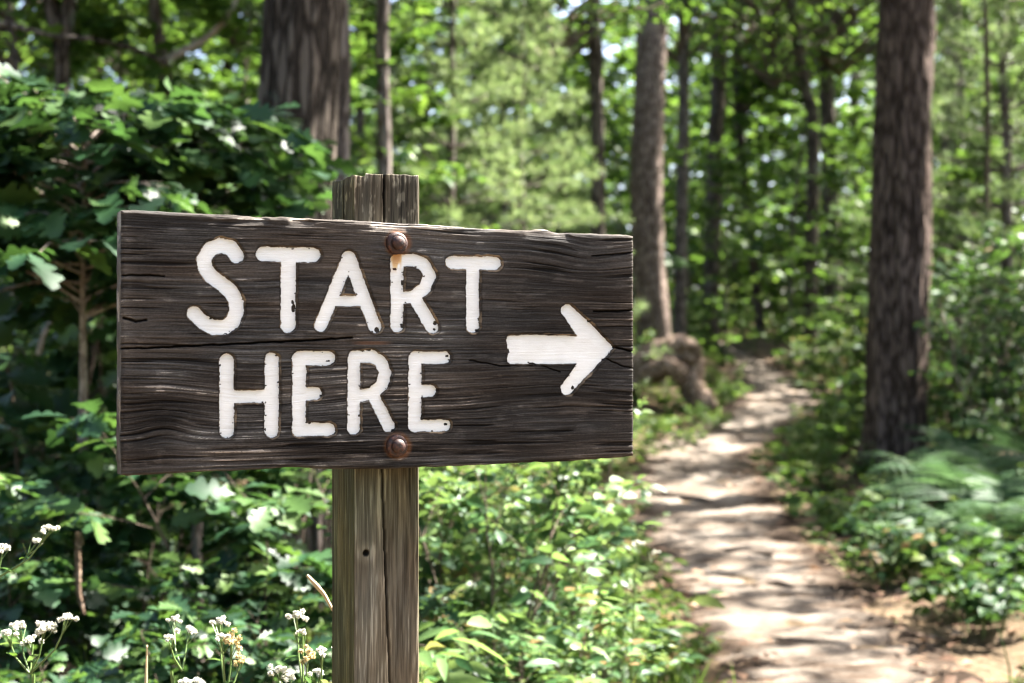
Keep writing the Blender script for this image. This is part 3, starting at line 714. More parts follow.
def fern(seed, n, L):
    rg = np.random.default_rng(seed); mb = MB()
    for i in range(n):
        az = i*2.39996+rg.normal(0, .25); el = math.radians(80-34*rg.random()); l = L*(.7+.4*rg.random())
        t = np.linspace(0, 1, 24); d = np.array([math.cos(az), math.sin(az), 0])
        ang = el-t**1.6*math.radians(85+25*rg.random()); stp = l/23
        pts = np.zeros((24, 3)); pts[:, 2] = np.cumsum(np.sin(ang))*stp; hx = np.cumsum(np.cos(ang))*stp
        pts[:, :2] = hx[:, None]*d[:2]
        mb.tube(pts, np.linspace(.004, .001, 24), 4)
        tn = nrm(np.gradient(pts, axis=0)); sd = nrm(np.cross(tn, [0, 0, 1.])); up = np.cross(sd, tn)
        k = np.arange(9, 24); tt = (k-9)/14.; m_ = len(k); pl = l*(.29*(1-tt)**.8+.015)
        for s in (-1, 1):
            dd = sd[k]*s+tn[k]*.35+rg.normal(0, .05, (m_, 3)); dd[:, 2] -= .12
            q = slice(None); mb.leaves(PINNA, pts[k][q], dd[q], (up[k]+rg.normal(0, .14, (m_, 3)))[q], pl[q])
    return mb
def pinna():
    ts = np.linspace(0, 1, 13); ws = .115*(1-ts)**.7*np.where(np.arange(13) % 2, 1.0, .45); ws[0] = .02; ws[-1] = .002
    return strip_leaf(ts, ws, .15, .15)
PINNA = pinna()

def herb(seed, n, H, R, tpl, size, stalks=9, nl=6):
    """low broad herb: several stalks with leaves"""
    rg = np.random.default_rng(seed); st = MB(); lf = MB(); B, D, Ls = [], [], []
    for i in range(stalks):
        az = i*2.39996; r = R*math.sqrt(rg.random()); p0 = np.array([math.cos(az)*r*.5, math.sin(az)*r*.5, -.03])
        h = H*(.55+.5*rg.random()); e = np.array([math.cos(az)*r, math.sin(az)*r, h])
        m = (p0+e)/2+[0, 0, .1*h]; pts = np.array([p0, m, e]); st.tube(pts, [.004, .003, .0015], 4)
        for k in range(n):
            f = .3+.7*(k+rg.random())/n; q = p0+(e-p0)*f; a2 = rg.random()*6.28
            B.append(q); D.append([math.cos(a2), math.sin(a2), .25+.3*rg.random()]); Ls.append(.10+.10*rg.random())
    twig_leaves(lf, rg, tpl, np.array(B), np.array(D), np.array(Ls)*H/.4, nl, size, .45, 50, .35)
    return st, lf

# ------------------------------------------------------------------ trees
CROWN = {}
def crown_kind(k):
    if k not in CROWN:
        if k == 'oak': w, l = crown_mesh(101, 3.6, 5.0, 95, 6, 8, .16); m = M_CANOPY
        elif k == 'light': w, l = crown_mesh(102, 3.0, 5.5, 60, 5, 6, .21); m = M_CANOPY
        elif k == 'low': w, l = crown_mesh(104, 2.8, 6.5, 75, 5, 5, .26, MAPLE); m = M_MAPLE
        else: w, l = crown_mesh(103, 3.0, 6.0, 80, 6, 9, .17); m = M_NEEDLE
        CROWN[k] = (w.mesh('limbs', M_TWIG), l.mesh('crown', m))
    return CROWN[k]
def tree(name, label, cat, pts, Y, w, bark, H, crown='oak', cs=1.0, cz=None, cdx=0., group=None, sides=24, rough=.06, flare=.35, second=None, seed=1, cdy=0.):
    """pts: where the trunk's axis passes in the photo, from the ground up, all at distance Y"""
    x0 = X_at(pts[0][0], Y); gz = G(x0, Y)
    P = [[X_at(a, Y)-x0, 0, Z_at(b, Y)-gz] for a, b in pts]
    P = sorted(P, key=lambda p: p[2]); P[0][2] = -.25
    sl = (P[-1][0]-P[-2][0])/max(P[-1][2]-P[-2][2], .1) if len(P) > 2 else 0
    sl = max(-.08, min(.08, sl)); P.append([P[-1][0]+sl*(H-P[-1][2])*.5, .1, H])
    P = np.array(P)
    def trunk(mb, P, r0, r1):
        n = 90 if sides > 16 else 34
        zs = np.concatenate([np.linspace(P[0, 2], min(5.2, H*.75), int(n*.8)), np.linspace(min(5.2, H*.75), P[-1, 2], int(n*.2)+2)[1:]])
        C = np.stack([np.interp(zs, P[:, 2], P[:, 0]), np.interp(zs, P[:, 2], P[:, 1]), zs], -1)
        for _ in range(3): C[1:-1, :2] = (C[:-2, :2]+C[1:-1, :2]*2+C[2:, :2])/4
        f = np.clip((zs-P[0, 2])/(P[-1, 2]-P[0, 2]), 0, 1)
        rad = (r0+(r1-r0)*f)*(1+flare*np.exp(-np.clip(zs, 0, 9)/.22))
        A = np.arange(sides)/sides*2*np.pi
        ca, sa = np.cos(A), np.sin(A)
        nz = fbm(ca[None]*4+sa[None]*1.3+seed*3, sa[None]*4+zs[:, None]*1.2, seed, 3)-.5
        fur = fbm(A[None]*sides/7.+.6*fbm(zs[:, None]*2.5, A[None]*2, seed+4, 2), zs[:, None]*1.6, seed+2, 2)-.5
        lobes = .18*np.exp(-np.clip(zs, 0, 9)/.3)[:, None]*np.cos(5*A+seed)[None]
        R = rad[:, None]*(1+rough*2*nz+rough*1.3*fur+lobes)
        V = np.stack([C[:, 0:1]+R*ca[None], C[:, 1:2]+R*sa[None], np.repeat(C[:, 2:3], sides, 1)], -1)
        m = len(zs); i = np.arange(m-1)[:, None]*sides; j = np.arange(sides)[None]
        mb.add(V.reshape(-1, 3), [np.stack([i+j, i+(j+1) % sides, i+sides+(j+1) % sides, i+sides+j], -1).reshape(-1, 4)])
    r = w/2/FPX*Y
    t = thing(name, label, cat, (x0, Y, gz), 0, None, group)
    mb = MB(); trunk(mb, P, r*1.04, r*.62)
    if second:
        Q = np.array([[X_at(a, Y)-x0, -.02, Z_at(b, Y)-gz] for a, b in second[0]]); Q = Q[np.argsort(Q[:, 2])]
        Q = np.vstack([Q, [Q[-1, 0]+.2, .2, H*.9]]); fl = flare; flare = 0
        trunk(mb, Q, second[1]/2/FPX*Y, second[1]/3/FPX*Y); flare = fl
    obj('trunk', mb.mesh('trunk', bark), t)
    if crown:
        lw, ll = crown_kind(crown); z0 = cz if cz is not None else max(H*.5, (364/FPX*Y+CAM_H-gz)*1.02)
        obj('crown', ll, t, (P[-1, 0]*.6+cdx, cdy, z0), seed*1.7, cs)
        obj('limbs', lw, t, (P[-1, 0]*.6+cdx, cdy, z0), seed*1.7, cs)
    return t

FG = 'trunks standing in the wood'
tree('oak_tree', 'broad oak with deeply furrowed dark bark and grey-green lichen rising behind the sign', 'tree',
     [(292, 420), (293, 200), (300, 60), (303, 0)], 7.5, 80, M_OAKBARK, 13, 'light', (1.45, 1.45, 1.0), 4.6, -.6, FG, 64, .12, .3, seed=3, cdy=-.8)
tree('oak_tree', 'slim paler oak pressed close to the right side of the broad lichened oak', 'tree',
     [(338, 400), (338, 200), (341, 60), (338, 0)], 8.4, 22, M_GREYBARK, 11, 'light', .8, 5.5, 0, FG, 24, .06, .2, seed=4)
tree('pine_tree', 'massive reddish-brown pine trunk standing among ferns right of the path', 'tree',
     [(894, 500), (896, 380), (901, 200), (906, 0)], 13, 57, M_PINEBARK, 17, 'pine', (1.5, 1.5, 1.25), 6.0, 1.0, FG, 72, .15, .16, seed=5, cdy=-1.8)
tree('pine_tree', 'tall grey-brown pine, its foot curving behind the weathered log', 'tree',
     [(655, 372), (654, 330), (648, 260), (646, 180), (650, 90), (653, 0)], 23, 34, M_MIDBARK, 18, 'pine', 1.15, 7.5, .6, FG, 32, .07, .2, seed=6)
tree('maple_tree', 'thin dark tree just right of the curving pine by the log', 'tree',
     [(679, 350), (681, 240), (684, 100), (683, 0)], 27, 13, M_GREYBARK, 14, 'light', 1, 6.0, 0, FG, 16, .06, .2, seed=7)
tree('maple_tree', 'straight dark tree seen above the arrow end of the board', 'tree',
     [(597, 330), (598, 150), (594, 0)], 19, 15, M_OAKBARK, 13, 'light', 1, 4.9, -.5, FG, 20, .06, .2, seed=8)
tree('oak_tree', 'forked dark tree at the far upper left with two stems spreading in a V', 'tree',
     [(63, 300), (63, 120), (62, 50), (49, 0)], 11, 17, M_OAKBARK, 10, 'oak', .8, 4.6, 0, FG, 20, .06, .2, second=([(62, 62), (66, 35), (71, 0)], 14), seed=9)
tree('birch_tree', 'leaning slender tree with a pale lit flank above the oak leaves', 'tree',
     [(176, 300), (172, 120), (163, 55), (155, 30), (152, 0)], 12, 14, M_GREYBARK, 10, 'light', .9, 5.0, .2, FG, 16, .07, .2, seed=10)
tree('birch_tree', 'knotted grey tree between the broad oak and the soft pine boughs', 'tree',
     [(386, 330), (384, 120), (382, 60), (383, 0)], 12, 15, M_GREYBARK, 11, 'light', .9, 5.2, -.2, FG, 20, .12, .2, seed=11)
tree('maple_tree', 'blackish tree at the bend where the path disappears, left-hand of the pair', 'tree',
     [(709, 340), (712, 250), (716, 120), (722, 0)], 31, 17, M_OAKBARK, 15, 'light', 1, 7.0, .5, FG, 16, .06, .2, seed=12)
tree('maple_tree', 'thin dark tree leaning right above the distant bend of the path', 'tree',
     [(762, 322), (754, 260), (744, 190), (738, 100), (735, 0)], 34, 10, M_OAKBARK, 15, 'low', 1, 5.6, 0, FG, 12, .06, .2, seed=13)
tree('oak_tree', 'crooked tree leaning in from upper left, straight below, near the path bend', 'tree',
     [(810, 345), (811, 250), (814, 140), (810, 70), (797, 30), (783, 0)], 27, 14, M_OAKBARK, 12, 'light', .8, 5.6, -.3, FG, 16, .06, .2, seed=14)
tree('oak_tree', 'thick dark tree close behind the crooked one, left of the massive pine', 'tree',
     [(834, 345), (833, 250), (829, 150), (826, 60), (824, 0)], 29, 17, M_OAKBARK, 14, 'oak', .9, 6.0, .3, FG, 16, .06, .2, seed=15)
tree('oak_tree', 'blurred grey trunk at the top, just right of the massive pine', 'tree',
     [(947, 330), (949, 150), (951, 60), (953, 0)], 24, 19, M_GREYBARK, 13, 'light', 1, 7.2, .5, FG, 16, .06, .2, seed=16)
tree('maple_tree', 'pole-thin young tree in the brush right of the massive pine', 'tree',
     [(984, 360), (986, 230), (988, 110), (985, 0)], 16, 7, M_TWIG, 8, None, 1, None, 0, FG, 10, .05, .2, seed=17)
tree('maple_tree', 'distant grey trunk left of the knotted grey tree, over the sign post', 'tree',
     [(358, 330), (360, 100), (362, 0)], 24, 10, M_GREYBARK, 13, 'low', .9, 6, 0, FG, 12, .05, .2, seed=20)
tree('maple_tree', 'distant trunk half lost in leaves between the forked tree and the leaning tree', 'tree',
     [(104, 330), (100, 100), (96, 0)], 20, 11, M_GREYBARK, 12, 'low', .9, 5, 0, FG, 12, .05, .2, seed=21)
tree('maple_tree', 'far trunk at the left edge of the wood behind dark brush', 'tree',
     [(20, 330), (15, 100), (10, 0)], 17, 10, M_GREYBARK, 12, 'low', .8, 4.6, 0, FG, 12, .05, .2, seed=22)
tree('oak_tree', 'far trunk in the gap between the leaning tree and the broad oak', 'tree',
     [(228, 330), (226, 100), (230, 0)], 22, 12, M_OAKBARK, 13, 'oak', .8, 5.6, 0, FG, 12, .05, .2, seed=23)
tree('oak_tree', 'remote dark trunk at the right picture edge behind pine boughs', 'tree',
     [(1012, 320), (1010, 100), (1008, 0)], 30, 13, M_OAKBARK, 14, 'low', .9, 7, 0, FG, 12, .05, .2, seed=24)
tree('oak_tree', 'remote thin trunk hugging the left flank of the massive pine', 'tree',
     [(858, 330), (856, 150), (852, 0)], 36, 9, M_OAKBARK, 14, 'light', 1, 9.5, 0, FG, 12, .05, .2, seed=25)

# ------------------------------------------------------------------ oak saplings near the sign
OG = 'young oaks left of the sign'
rs = np.random.default_rng(5)
def place(px, Y, dz=0): x = X_at(px, Y); return (x, Y, G(x, Y)+dz)
for k, (px, Y, H, R, lab) in enumerate([
    (84, 4.9, 1.95, .75, 'young oak on a thin pale sun-spotted stem left of the sign'),
    (198, 5.3, 2.0, .75, 'young oak behind the board, its slim grey stem showing under the board'),
    (318, 6.2, 1.62, .6, 'young oak whose leaves cross the lower trunk of the broad lichened oak')]):
    w, l = leafy_plant(200+k, H, R, 50, 5, 6, OAK, .13, base=.66, stems=1, stem_r=.026, top=.35, belly=.45, elev=(12, 34), bend=-.35, flat=.42, tw=.36)
    plant_thing('oak_sapling', lab, 'young tree', w, l, M_SAPBARK if k == 0 else M_GREYBARK, M_OAK, place(px, Y), 0, 1, OG)

# ------------------------------------------------------------------ prototypes for bushes and saplings
w, l = leafy_plant(300, 1.05, .62, 36, 6, 6, OVATE, .072, base=.12, stems=6, stem_r=.010, top=.5, belly=.55, elev=(15, 60), flat=.5, spread=.7)
SHRUB_A = plant_thing('leafy_bush', 'sunlit bush of small oval leaves filling the space right of the sign post', 'bush', w, l, M_TWIG, M_SHRUB, place(500, 4.1), .4, (.72, .72, .86), 'small-leaved bushes')
def bushA(px, Y, rz, sc, lab): return dup(SHRUB_A, lab, place(px, Y), rz, sc, 'small-leaved bushes')
bushA(533, 4.4, 2.1, (.52, .52, .86), 'small-leaved bush with bare dark stems below the lower right corner of the board')
bushA(445, 4.5, 4.0, (.7, .7, .9), 'small-leaved bush tucked against the right side of the post')
bushA(566, 4.2, 1.2, (.45, .45, .40), 'low small-leaved bush spilling on the left edge of the path, nearest the camera')
bushA(520, 3.4, 3.1, (.7, .7, .47), 'low pale-leaved bush at the bottom edge right of the post')
bushA(545, 6.2, 5.0, (.8, .8, .55), 'shaded bush behind the sunlit ones, between post and path')
w, l = leafy_plant(310, 1.0, .62, 30, 5, 6, OAK, .12, base=.15, stems=4, stem_r=.010, top=.4, belly=.5, elev=(5, 45), flat=.45, spread=.6)
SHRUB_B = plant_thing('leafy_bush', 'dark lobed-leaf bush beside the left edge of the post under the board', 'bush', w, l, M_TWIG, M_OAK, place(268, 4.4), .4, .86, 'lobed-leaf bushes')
def bushB(px, Y, rz, sc, lab): return dup(SHRUB_B, lab, place(px, Y), rz, sc, 'lobed-leaf bushes')
bushB(130, 4.7, 2.2, .85, 'dark lobed-leaf bush under the left end of the board')
bushB(20, 4.4, 4.1, .66, 'dark lobed-leaf bush at the left picture edge behind white flowers')
bushB(200, 3.7, 1.1, .5, 'low lobed-leaf bush in deep shade behind the thin brown stalk')
bushB(35, 6.2, .3, (1.35, 1.35, 1.55), 'large lobed-leaf bush left of the board at mid height')
bushB(112, 6.9, 1.6, (1.3, 1.3, 1.65), 'large lobed-leaf bush half hidden by the left end of the board')
bushB(70, 3.4, 5.2, .42, 'low lobed-leaf bush right behind the leftmost cluster of flowers')
bushB(295, 3.5, 3.0, .5, 'low lobed-leaf bush against the post foot behind dry flower heads')
w, l = leafy_plant(320, 1.9, 1.0, 44, 6, 7, OVATE, .085, base=.1, stems=4, stem_r=.016, top=.4, belly=.5, elev=(5, 50), flat=.5, spread=.5)
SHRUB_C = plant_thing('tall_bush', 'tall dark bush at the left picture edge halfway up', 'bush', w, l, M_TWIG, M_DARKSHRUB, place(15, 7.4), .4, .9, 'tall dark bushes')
def bushC(px, Y, rz, sc, lab, d=SHRUB_C): return dup(d, lab, place(px, Y), rz, sc, 'tall dark bushes')
bushC(115, 8.6, 2, 1.0, 'tall dark bush hidden partly by the left end of the board')
bushC(60, 10.5, 3.4, 1.15, 'tall dark bush behind the pale sun-spotted stem')
bushC(215, 9.0, 3, .9, 'tall dark bush seen under the board between two young oaks')
bushC(420, 9.5, 3, 1.0, 'tall dark bush whose top shows over the board right of the post top')
bushC(985, 12.6, 5, .9, 'tall dark bush behind the ferns at the right picture edge')
bushC(948, 14.2, 1, 1.0, 'tall dark bush directly right of the massive pine')
bushC(1030, 13.0, 2.4, 1.1, 'tall dark bush cut by the right picture edge, below pine boughs')

w, l = leafy_plant(330, .95, .75, 34, 6, 6, OVATE, .10, base=.1, stems=5, stem_r=.008, top=.4, belly=.5, elev=(10, 50), flat=.45, spread=.7)
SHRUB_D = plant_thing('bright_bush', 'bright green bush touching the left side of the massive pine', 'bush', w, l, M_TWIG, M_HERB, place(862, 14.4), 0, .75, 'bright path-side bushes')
def bushD(px, Y, rz, sc, lab): return dup(SHRUB_D, lab, place(px, Y), rz, sc, 'bright path-side bushes')
for a in [(842, 15.2, 1, .5, 'bright bush on the right edge of the path where it narrows past the pine'),
          (830, 12.6, 2.5, .36, 'low bright bush in front of the massive pine beside the brown path edge'),
          (852, 18, 3, 1.0, 'bright bush behind the massive pine on its left'),
          (872, 23, 4, 1.0, 'sunlit bush right of the path halfway to its bend'),
          (818, 29, 5, 1.0, 'sunlit bush at the right of the last visible bend'),
          (722, 21.5, 1.7, .5, 'pale sunlit bush on the left bank just right of the weathered log'),
          (703, 18.4, 2.9, .30, 'pale sunlit bush on the left bank in front of the weathered log'),
          (645, 15.2, 4.4, .42, 'low bright bush left of the path beside the right end of the board'),
          (620, 22.5, 0.7, .75, 'bright bush between the board end and the weathered log'),
          (690, 30, 2, 1.0, 'bright bush behind the log at the foot of the thin dark tree'),
          (745, 37, 2, 1.3, 'bright bush closing the view where the path disappears'),
          (850, 34, 1, 1.5, 'bright broad bush in the distance left of the massive pine'),
          (700, 36, 5, 1.2, 'bright bush beneath the blackish tree at the bend'),
          (800, 38, .5, 1.4, 'bright bush far off beneath the crooked tree'),
          (915, 17.5, 3.3, 1.0, 'bright bush glimpsed just right of the massive pine'),
          (1005, 17.5, .3, 1.2, 'bright bush in the background at the right picture edge')]:
    bushD(*a)

w, l = leafy_plant(340, 5.2, 1.7, 50, 6, 6, MAPLE, .18, base=.14, stems=1, stem_r=.035, top=.6, belly=.4, elev=(0, 45), flat=.42, tw=.32)
MAP_A = plant_thing('maple_sapling', 'leafy maple sapling filling the left background above the young oaks', 'young tree', w, l, M_GREYBARK, M_MAPLE, place(20, 11.5), 0, 1, 'leafy saplings in the background')
w, l = leafy_plant(341, 6.5, 2.1, 56, 5, 5, MAPLE, .27, base=.2, stems=1, stem_r=.045, top=.6, belly=.45, elev=(-5, 40), flat=.42, tw=.32)
MAP_B = plant_thing('maple_sapling', 'tall leafy sapling behind the leaning tree at upper left', 'young tree', w, l, M_GREYBARK, M_MAPLE, place(150, 17), 0, 1, 'leafy saplings in the background')
def sap(d, px, Y, rz, sc, lab): return dup(d, lab, place(px, Y), rz, sc, 'leafy saplings in the background')
for d, a in [(MAP_A, (120, 12.5, 1, .9, 'leafy sapling between the forked tree and the leaning tree')),
             (MAP_A, (235, 12.0, 2, .9, 'leafy sapling left of the broad lichened oak')),
             (MAP_A, (372, 14.5, 3, .85, 'leafy sapling at the foot of the knotted grey tree')),
             (MAP_B, (40, 21, 4, 1.1, 'sapling deep in the wood behind the forked tree')),
             (MAP_B, (210, 23, 5, 1.1, 'sapling deep in the wood left of the broad oak')),
             (MAP_B, (360, 25, 1, 1.0, 'sapling deep in the wood above the post top')),
             (MAP_B, (560, 26, 2, 1.1, 'sapling at the straight dark tree above the arrow')),
             (MAP_A, (725, 28, 3, .8, 'sapling leaning over the log with light showing through')),
             (MAP_B, (735, 38, 4, 1.25, 'far sapling above the spot where the path vanishes')),
             (MAP_B, (790, 33, 5, 1.2, 'far sapling mixed with the crooked tree')),
             (MAP_A, (848, 25, .5, .8, 'sapling with pale sunlit leaves left of the massive pine')),
             (MAP_A, (850, 19, 1.5, .50, 'small pale-leaved sapling touching the left edge of the massive pine')),
             (MAP_B, (690, 42, 2.2, 1.3, 'remote sapling high behind the log')),
             (MAP_B, (860, 41, 3.2, 1.3, 'remote sapling high behind the massive pine')),
             (MAP_B, (925, 34, 4.2, 1.3, 'remote sapling showing right of the massive pine')),
             (MAP_B, (990, 38, 5.2, 1.4, 'remote sapling at far upper right')),
             (MAP_A, (968, 17, 2.2, .62, 'sapling in yellow-green sunlight in the brush right of the pine')),
             (MAP_A, (1022, 20, 3.9, .9, 'sapling cut by the right picture edge in the background')),
             (MAP_B, (620, 36, 1.2, 1.2, 'remote sapling between the straight dark tree and the curving pine')),
             (MAP_B, (480, 33, .2, 1.2, 'remote sapling glimpsed behind the soft pine boughs')),
             (MAP_B, (560, 45, 2.7, 1.4, 'most distant sapling, high behind the soft pine boughs')),
             (MAP_B, (770, 46, 3.9, 1.4, 'most distant sapling above the path')),
             (MAP_B, (120, 33, 1.9, 1.3, 'most distant sapling at upper left')),
             (MAP_B, (290, 36, 1.1, 1.3, 'most distant sapling behind the broad oak')),
             ]:
    sap(d, *a)

w, l = pine_sapling(400, 6.2, 2.0, 15, 6, 7, 11, .13, .085)
PINE = plant_thing('young_pine', 'young pine with soft layered pale green boughs above the middle of the board', 'young pine', w, l, M_GREYBARK, M_NEEDLE, place(455, 15.5), 0, 1, 'young pines')
def yp(px, Y, rz, sc, lab): return dup(PINE, lab, place(px, Y), rz, sc, 'young pines')
for a in [(520, 17, 1.3, .9, 'young pine with sunlit boughs nearest to the curving pine'),
          (500, 21, 2.6, 1.2, 'young pine standing behind two others over the board'),
          (566, 25, .6, .8, 'smaller young pine at the right end of the board'),
          (425, 20, 3.6, 1.15, 'young pine in shade behind the knotted grey tree'),
          (1000, 16.5, 1.9, 1.15, 'young pine with drooping boughs at the upper right edge'),
          (962, 22, 4.5, 1.2, 'young pine behind the massive pine on its right')]:
    yp(*a)

# ------------------------------------------------------------------ ferns and herbs
fm = fern(500, 11, .95).mesh('fern', M_FERN); fm2 = fern(501, 10, .9).mesh('fern', M_FERN)
for k, (px, Y, rz, sc, lab) in enumerate([
    (932, 10.0, 0, .8, 'feathery fern before the foot of the massive pine'),
    (972, 9.0, 1, .95, 'large fern arching over dark soil right of the path'),
    (1028, 8.7, 2, .95, 'fern cut by the right picture edge'),
    (1000, 10.0, 3, 1.05, 'fern standing behind the large arching fern'),
    (950, 10.4, 4, 1.0, 'fern just right of the massive pine trunk'),
    (1040, 10.6, .6, 1.15, 'back fern at the right picture edge'),
    (985, 11.8, 1.9, 1.1, 'hindmost fern of the bed right of the massive pine'),
    (945, 8.3, 2.2, .68, 'low green fern nearest the path on the right'),
    (1002, 8.1, 4.4, .75, 'front fern of the bed above the lower right herbs'),
    (850, 17.5, 2.9, .8, 'fern leaning over the right side of the path before it bends'),
    (480, 5.0, 3.1, .7, 'fern half hidden behind the sunlit bush and post')]):
    tag(obj('fern', fm if k % 2 else fm2, None, place(px, Y), rz, sc), lab, 'fern', 'ferns')
s_, l_ = herb(510, 5, .34, .24, OVATE, .085)
HERB = plant_thing('low_herb', 'leafy low herb at the lower right edge of the path', 'herb', s_, l_, M_STEM, M_HERB, place(960, 7.0), 0, .9, 'low herbs along the path', lname='leaves')
s_, l_ = herb(511, 5, .34, .24, OVATE, .085)
HERB2 = plant_thing('low_herb', 'dark leafy low herb on brown soil below the ferns', 'herb', s_, l_, M_STEM, M_DARKSHRUB, place(925, 8.1), 0, .9, 'low herbs along the path', lname='leaves')
def lh(px, Y, rz, sc, lab, d=None): return dup(HERB2 if px > 830 and Y < 10 else HERB, lab, place(px, Y), rz, sc, 'low herbs along the path')
for a in [(985, 6.5, 1, .9, 'low herb in the lower right corner'),
          (1010, 7.2, 2, 1.0, 'low herb below the large arching fern'),
          (895, 8.0, 3, .9, 'low herb at the brown path edge beneath the ferns'),
          (875, 9.2, 4, .9, 'low herb right of the path before the small fern'),
          (845, 10.6, 5, .8, 'low herb right of the path in line with the pine foot'),
          (684, 5.9, .5, .5, 'tiny herb growing in the path edge at bottom'),
          (648, 6.6, 1.5, .7, 'low herb on the left path edge, next to the nearest bush'),
          (622, 7.6, 2.5, .9, 'low herb on the left path edge beside dark twigs'),
          (600, 9.6, 3.5, 1.0, 'low herb left of the path under the board corner'),
          (585, 11.2, 4.5, 1.0, 'low herb left of the path, farther back under the board'),
          (606, 13.5, 5.5, 1.0, 'low herb on the left bank near the board end'),
          (688, 16.6, .2, .7, 'low herb on the left bank where the path brightens'),
          (718, 18.6, 1.2, .7, 'low herb at the inside of the path curve'),
          (735, 22.4, 2.2, .8, 'low herb past the log by the path'),
          (848, 19.8, 3.2, .9, 'low herb opposite the log on the right'),
          (600, 5.2, 4.2, 1.1, 'low herb between the small-leaved bushes and the path'),
          (560, 2.95, 2.2, .8, 'low herb at the bottom edge below the sunlit bush'),
          (622, 5.2, 5.4, .8, 'low herb in front of the spilling bush at the path edge')]:
    lh(*a)

s_, l_ = herb(520, 4, .55, .16, LANCE, .10, 8, 6)
WEED = plant_thing('tall_weed', 'tall narrow-leaved weed at the bottom edge between post and path', 'weed', s_, l_, M_STEM, M_SHRUB, place(470, 3.0), 0, 1, 'narrow-leaved weeds', lname='leaves')
for a in [(590, 3.9, 1, .7, 'narrow-leaved weed at the left path edge, lowest in the picture'),
          (612, 4.8, 2, .7, 'narrow-leaved weed leaning over the left path edge'),
          (440, 3.5, 3, .9, 'narrow-leaved weed rising close to the right side of the post'),
          (585, 6.8, .4, 1.1, 'narrow-leaved weed behind the sunlit bush by the path'),
          (806, 15.6, 1.4, .8, 'narrow-leaved weed right of the path in front of the bright bushes')]:
    dup(WEED, a[4], place(a[0], a[1]), a[2], a[3], 'narrow-leaved weeds')

# ------------------------------------------------------------------ ground cover (nobody could count it)
def off_path(x, y, lim): return np.abs(x-path_c(y)) > path_w(y)*.5*lim
def scatter(rg, n, y0, y1, pw, lim, half=.46, pad=1.5):
    y = y0+(y1-y0)*rg.random(n)**pw; x = (rg.random(n)*2-1)*(half*y+pad)
    k = off_path(x, y, lim); return x[k], y[k]
def cover():
    rg = np.random.default_rng(601); mb = MB()
    x, y = scatter(rg, 15000, 2.6, 46, 1.5, 1.0)
    pd_ = np.abs(x-path_c(y))/(path_w(y)*.5); near = sstep(2.6, 1.2, pd_)*(y < 45); dens = fbm(x*.8, y*.8, 602, 3)-.16*near*(y < 11)-.14*((x > path_c(y)) & (y < 9.5)); k = dens > .40; x, y, near = x[k], y[k], near[k]; k = np.ones(len(x), bool); x, y = x[k], y[k]; n = len(x); z = ground(x, y)
    nl = 6; h = (.06+.26*rg.random(n))*np.clip(.5+y/18, .6, 1.4)*(1-.68*near)
    a = rg.random((n, nl))*6.283; P = np.stack([np.repeat(x[:, None], nl, 1)+np.cos(a)*.05, np.repeat(y[:, None], nl, 1)+np.sin(a)*.05, z[:, None]+h[:, None]*(.3+.7*rg.random((n, nl)))], -1)
    D = np.stack([np.cos(a), np.sin(a), .1+.3*rg.random((n, nl))], -1)
    U = rg.normal(0, .45, (n, nl, 3))+[0, 0, 1]
    S = (.06+.07*rg.random((n, nl)))*np.clip(.75+y[:, None]/22, .8, 2)
    mb.leaves(OVATE, P.reshape(-1, 3), D.reshape(-1, 3), U.reshape(-1, 3), S.ravel())
    tag(obj('ground_cover', mb.mesh('ground_cover', M_HERB)), 'low green leaves covering the forest floor', 'ground cover', None, 'stuff')
    mb = MB(); x, y = scatter(rg, 9000, 3, 34, 1.6, .98); k = fbm(x*.6, y*.6, 603, 2) > .52; x, y = x[k], y[k]; n = len(x); z = ground(x, y)
    nb = 5; P = np.stack([x, y, z-.01], -1)[:, None]+rg.normal(0, .04, (n, nb, 3))*[1, 1, 0]
    D = rg.normal(0, .45, (n, nb, 3))+[0, 0, 1]
    mb.leaves(BLADE, P.reshape(-1, 3), D.reshape(-1, 3), rg.normal(0, 1, (n*nb, 3)), .12+.22*rg.random(n*nb))
    tag(obj('grass', mb.mesh('grass', M_HERB)), 'thin grass blades along the path and banks', 'grass', None, 'stuff')
    mb = MB(); x, y = scatter(rg, 16000, 1.6, 30, 1.4, .0); kk = off_path(x, y, .85) | (rg.random(len(x)) < .75*sstep(.1, .8, np.abs(x-path_c(y))/path_w(y)*2)); x, y = x[kk], y[kk]; n = len(x); z = np.maximum(ground(x, y), -9)
    onp = ~off_path(x, y, 1.1); z = z+np.where(onp, .045, 0)
    D = rg.normal(0, 1, (n, 3))*[1, 1, .15]
    mb.leaves(DIAM, np.stack([x, y, z+.008+.015*rg.random(n)], -1), D, rg.normal(0, .3, (n, 3))+[0, 0, 1], .04+.07*rg.random(n))
    tag(obj('leaf_litter', mb.mesh('leaf_litter', M_RUST)), 'fallen brown leaves on soil and path edges', 'leaf litter', None, 'stuff')
cover()
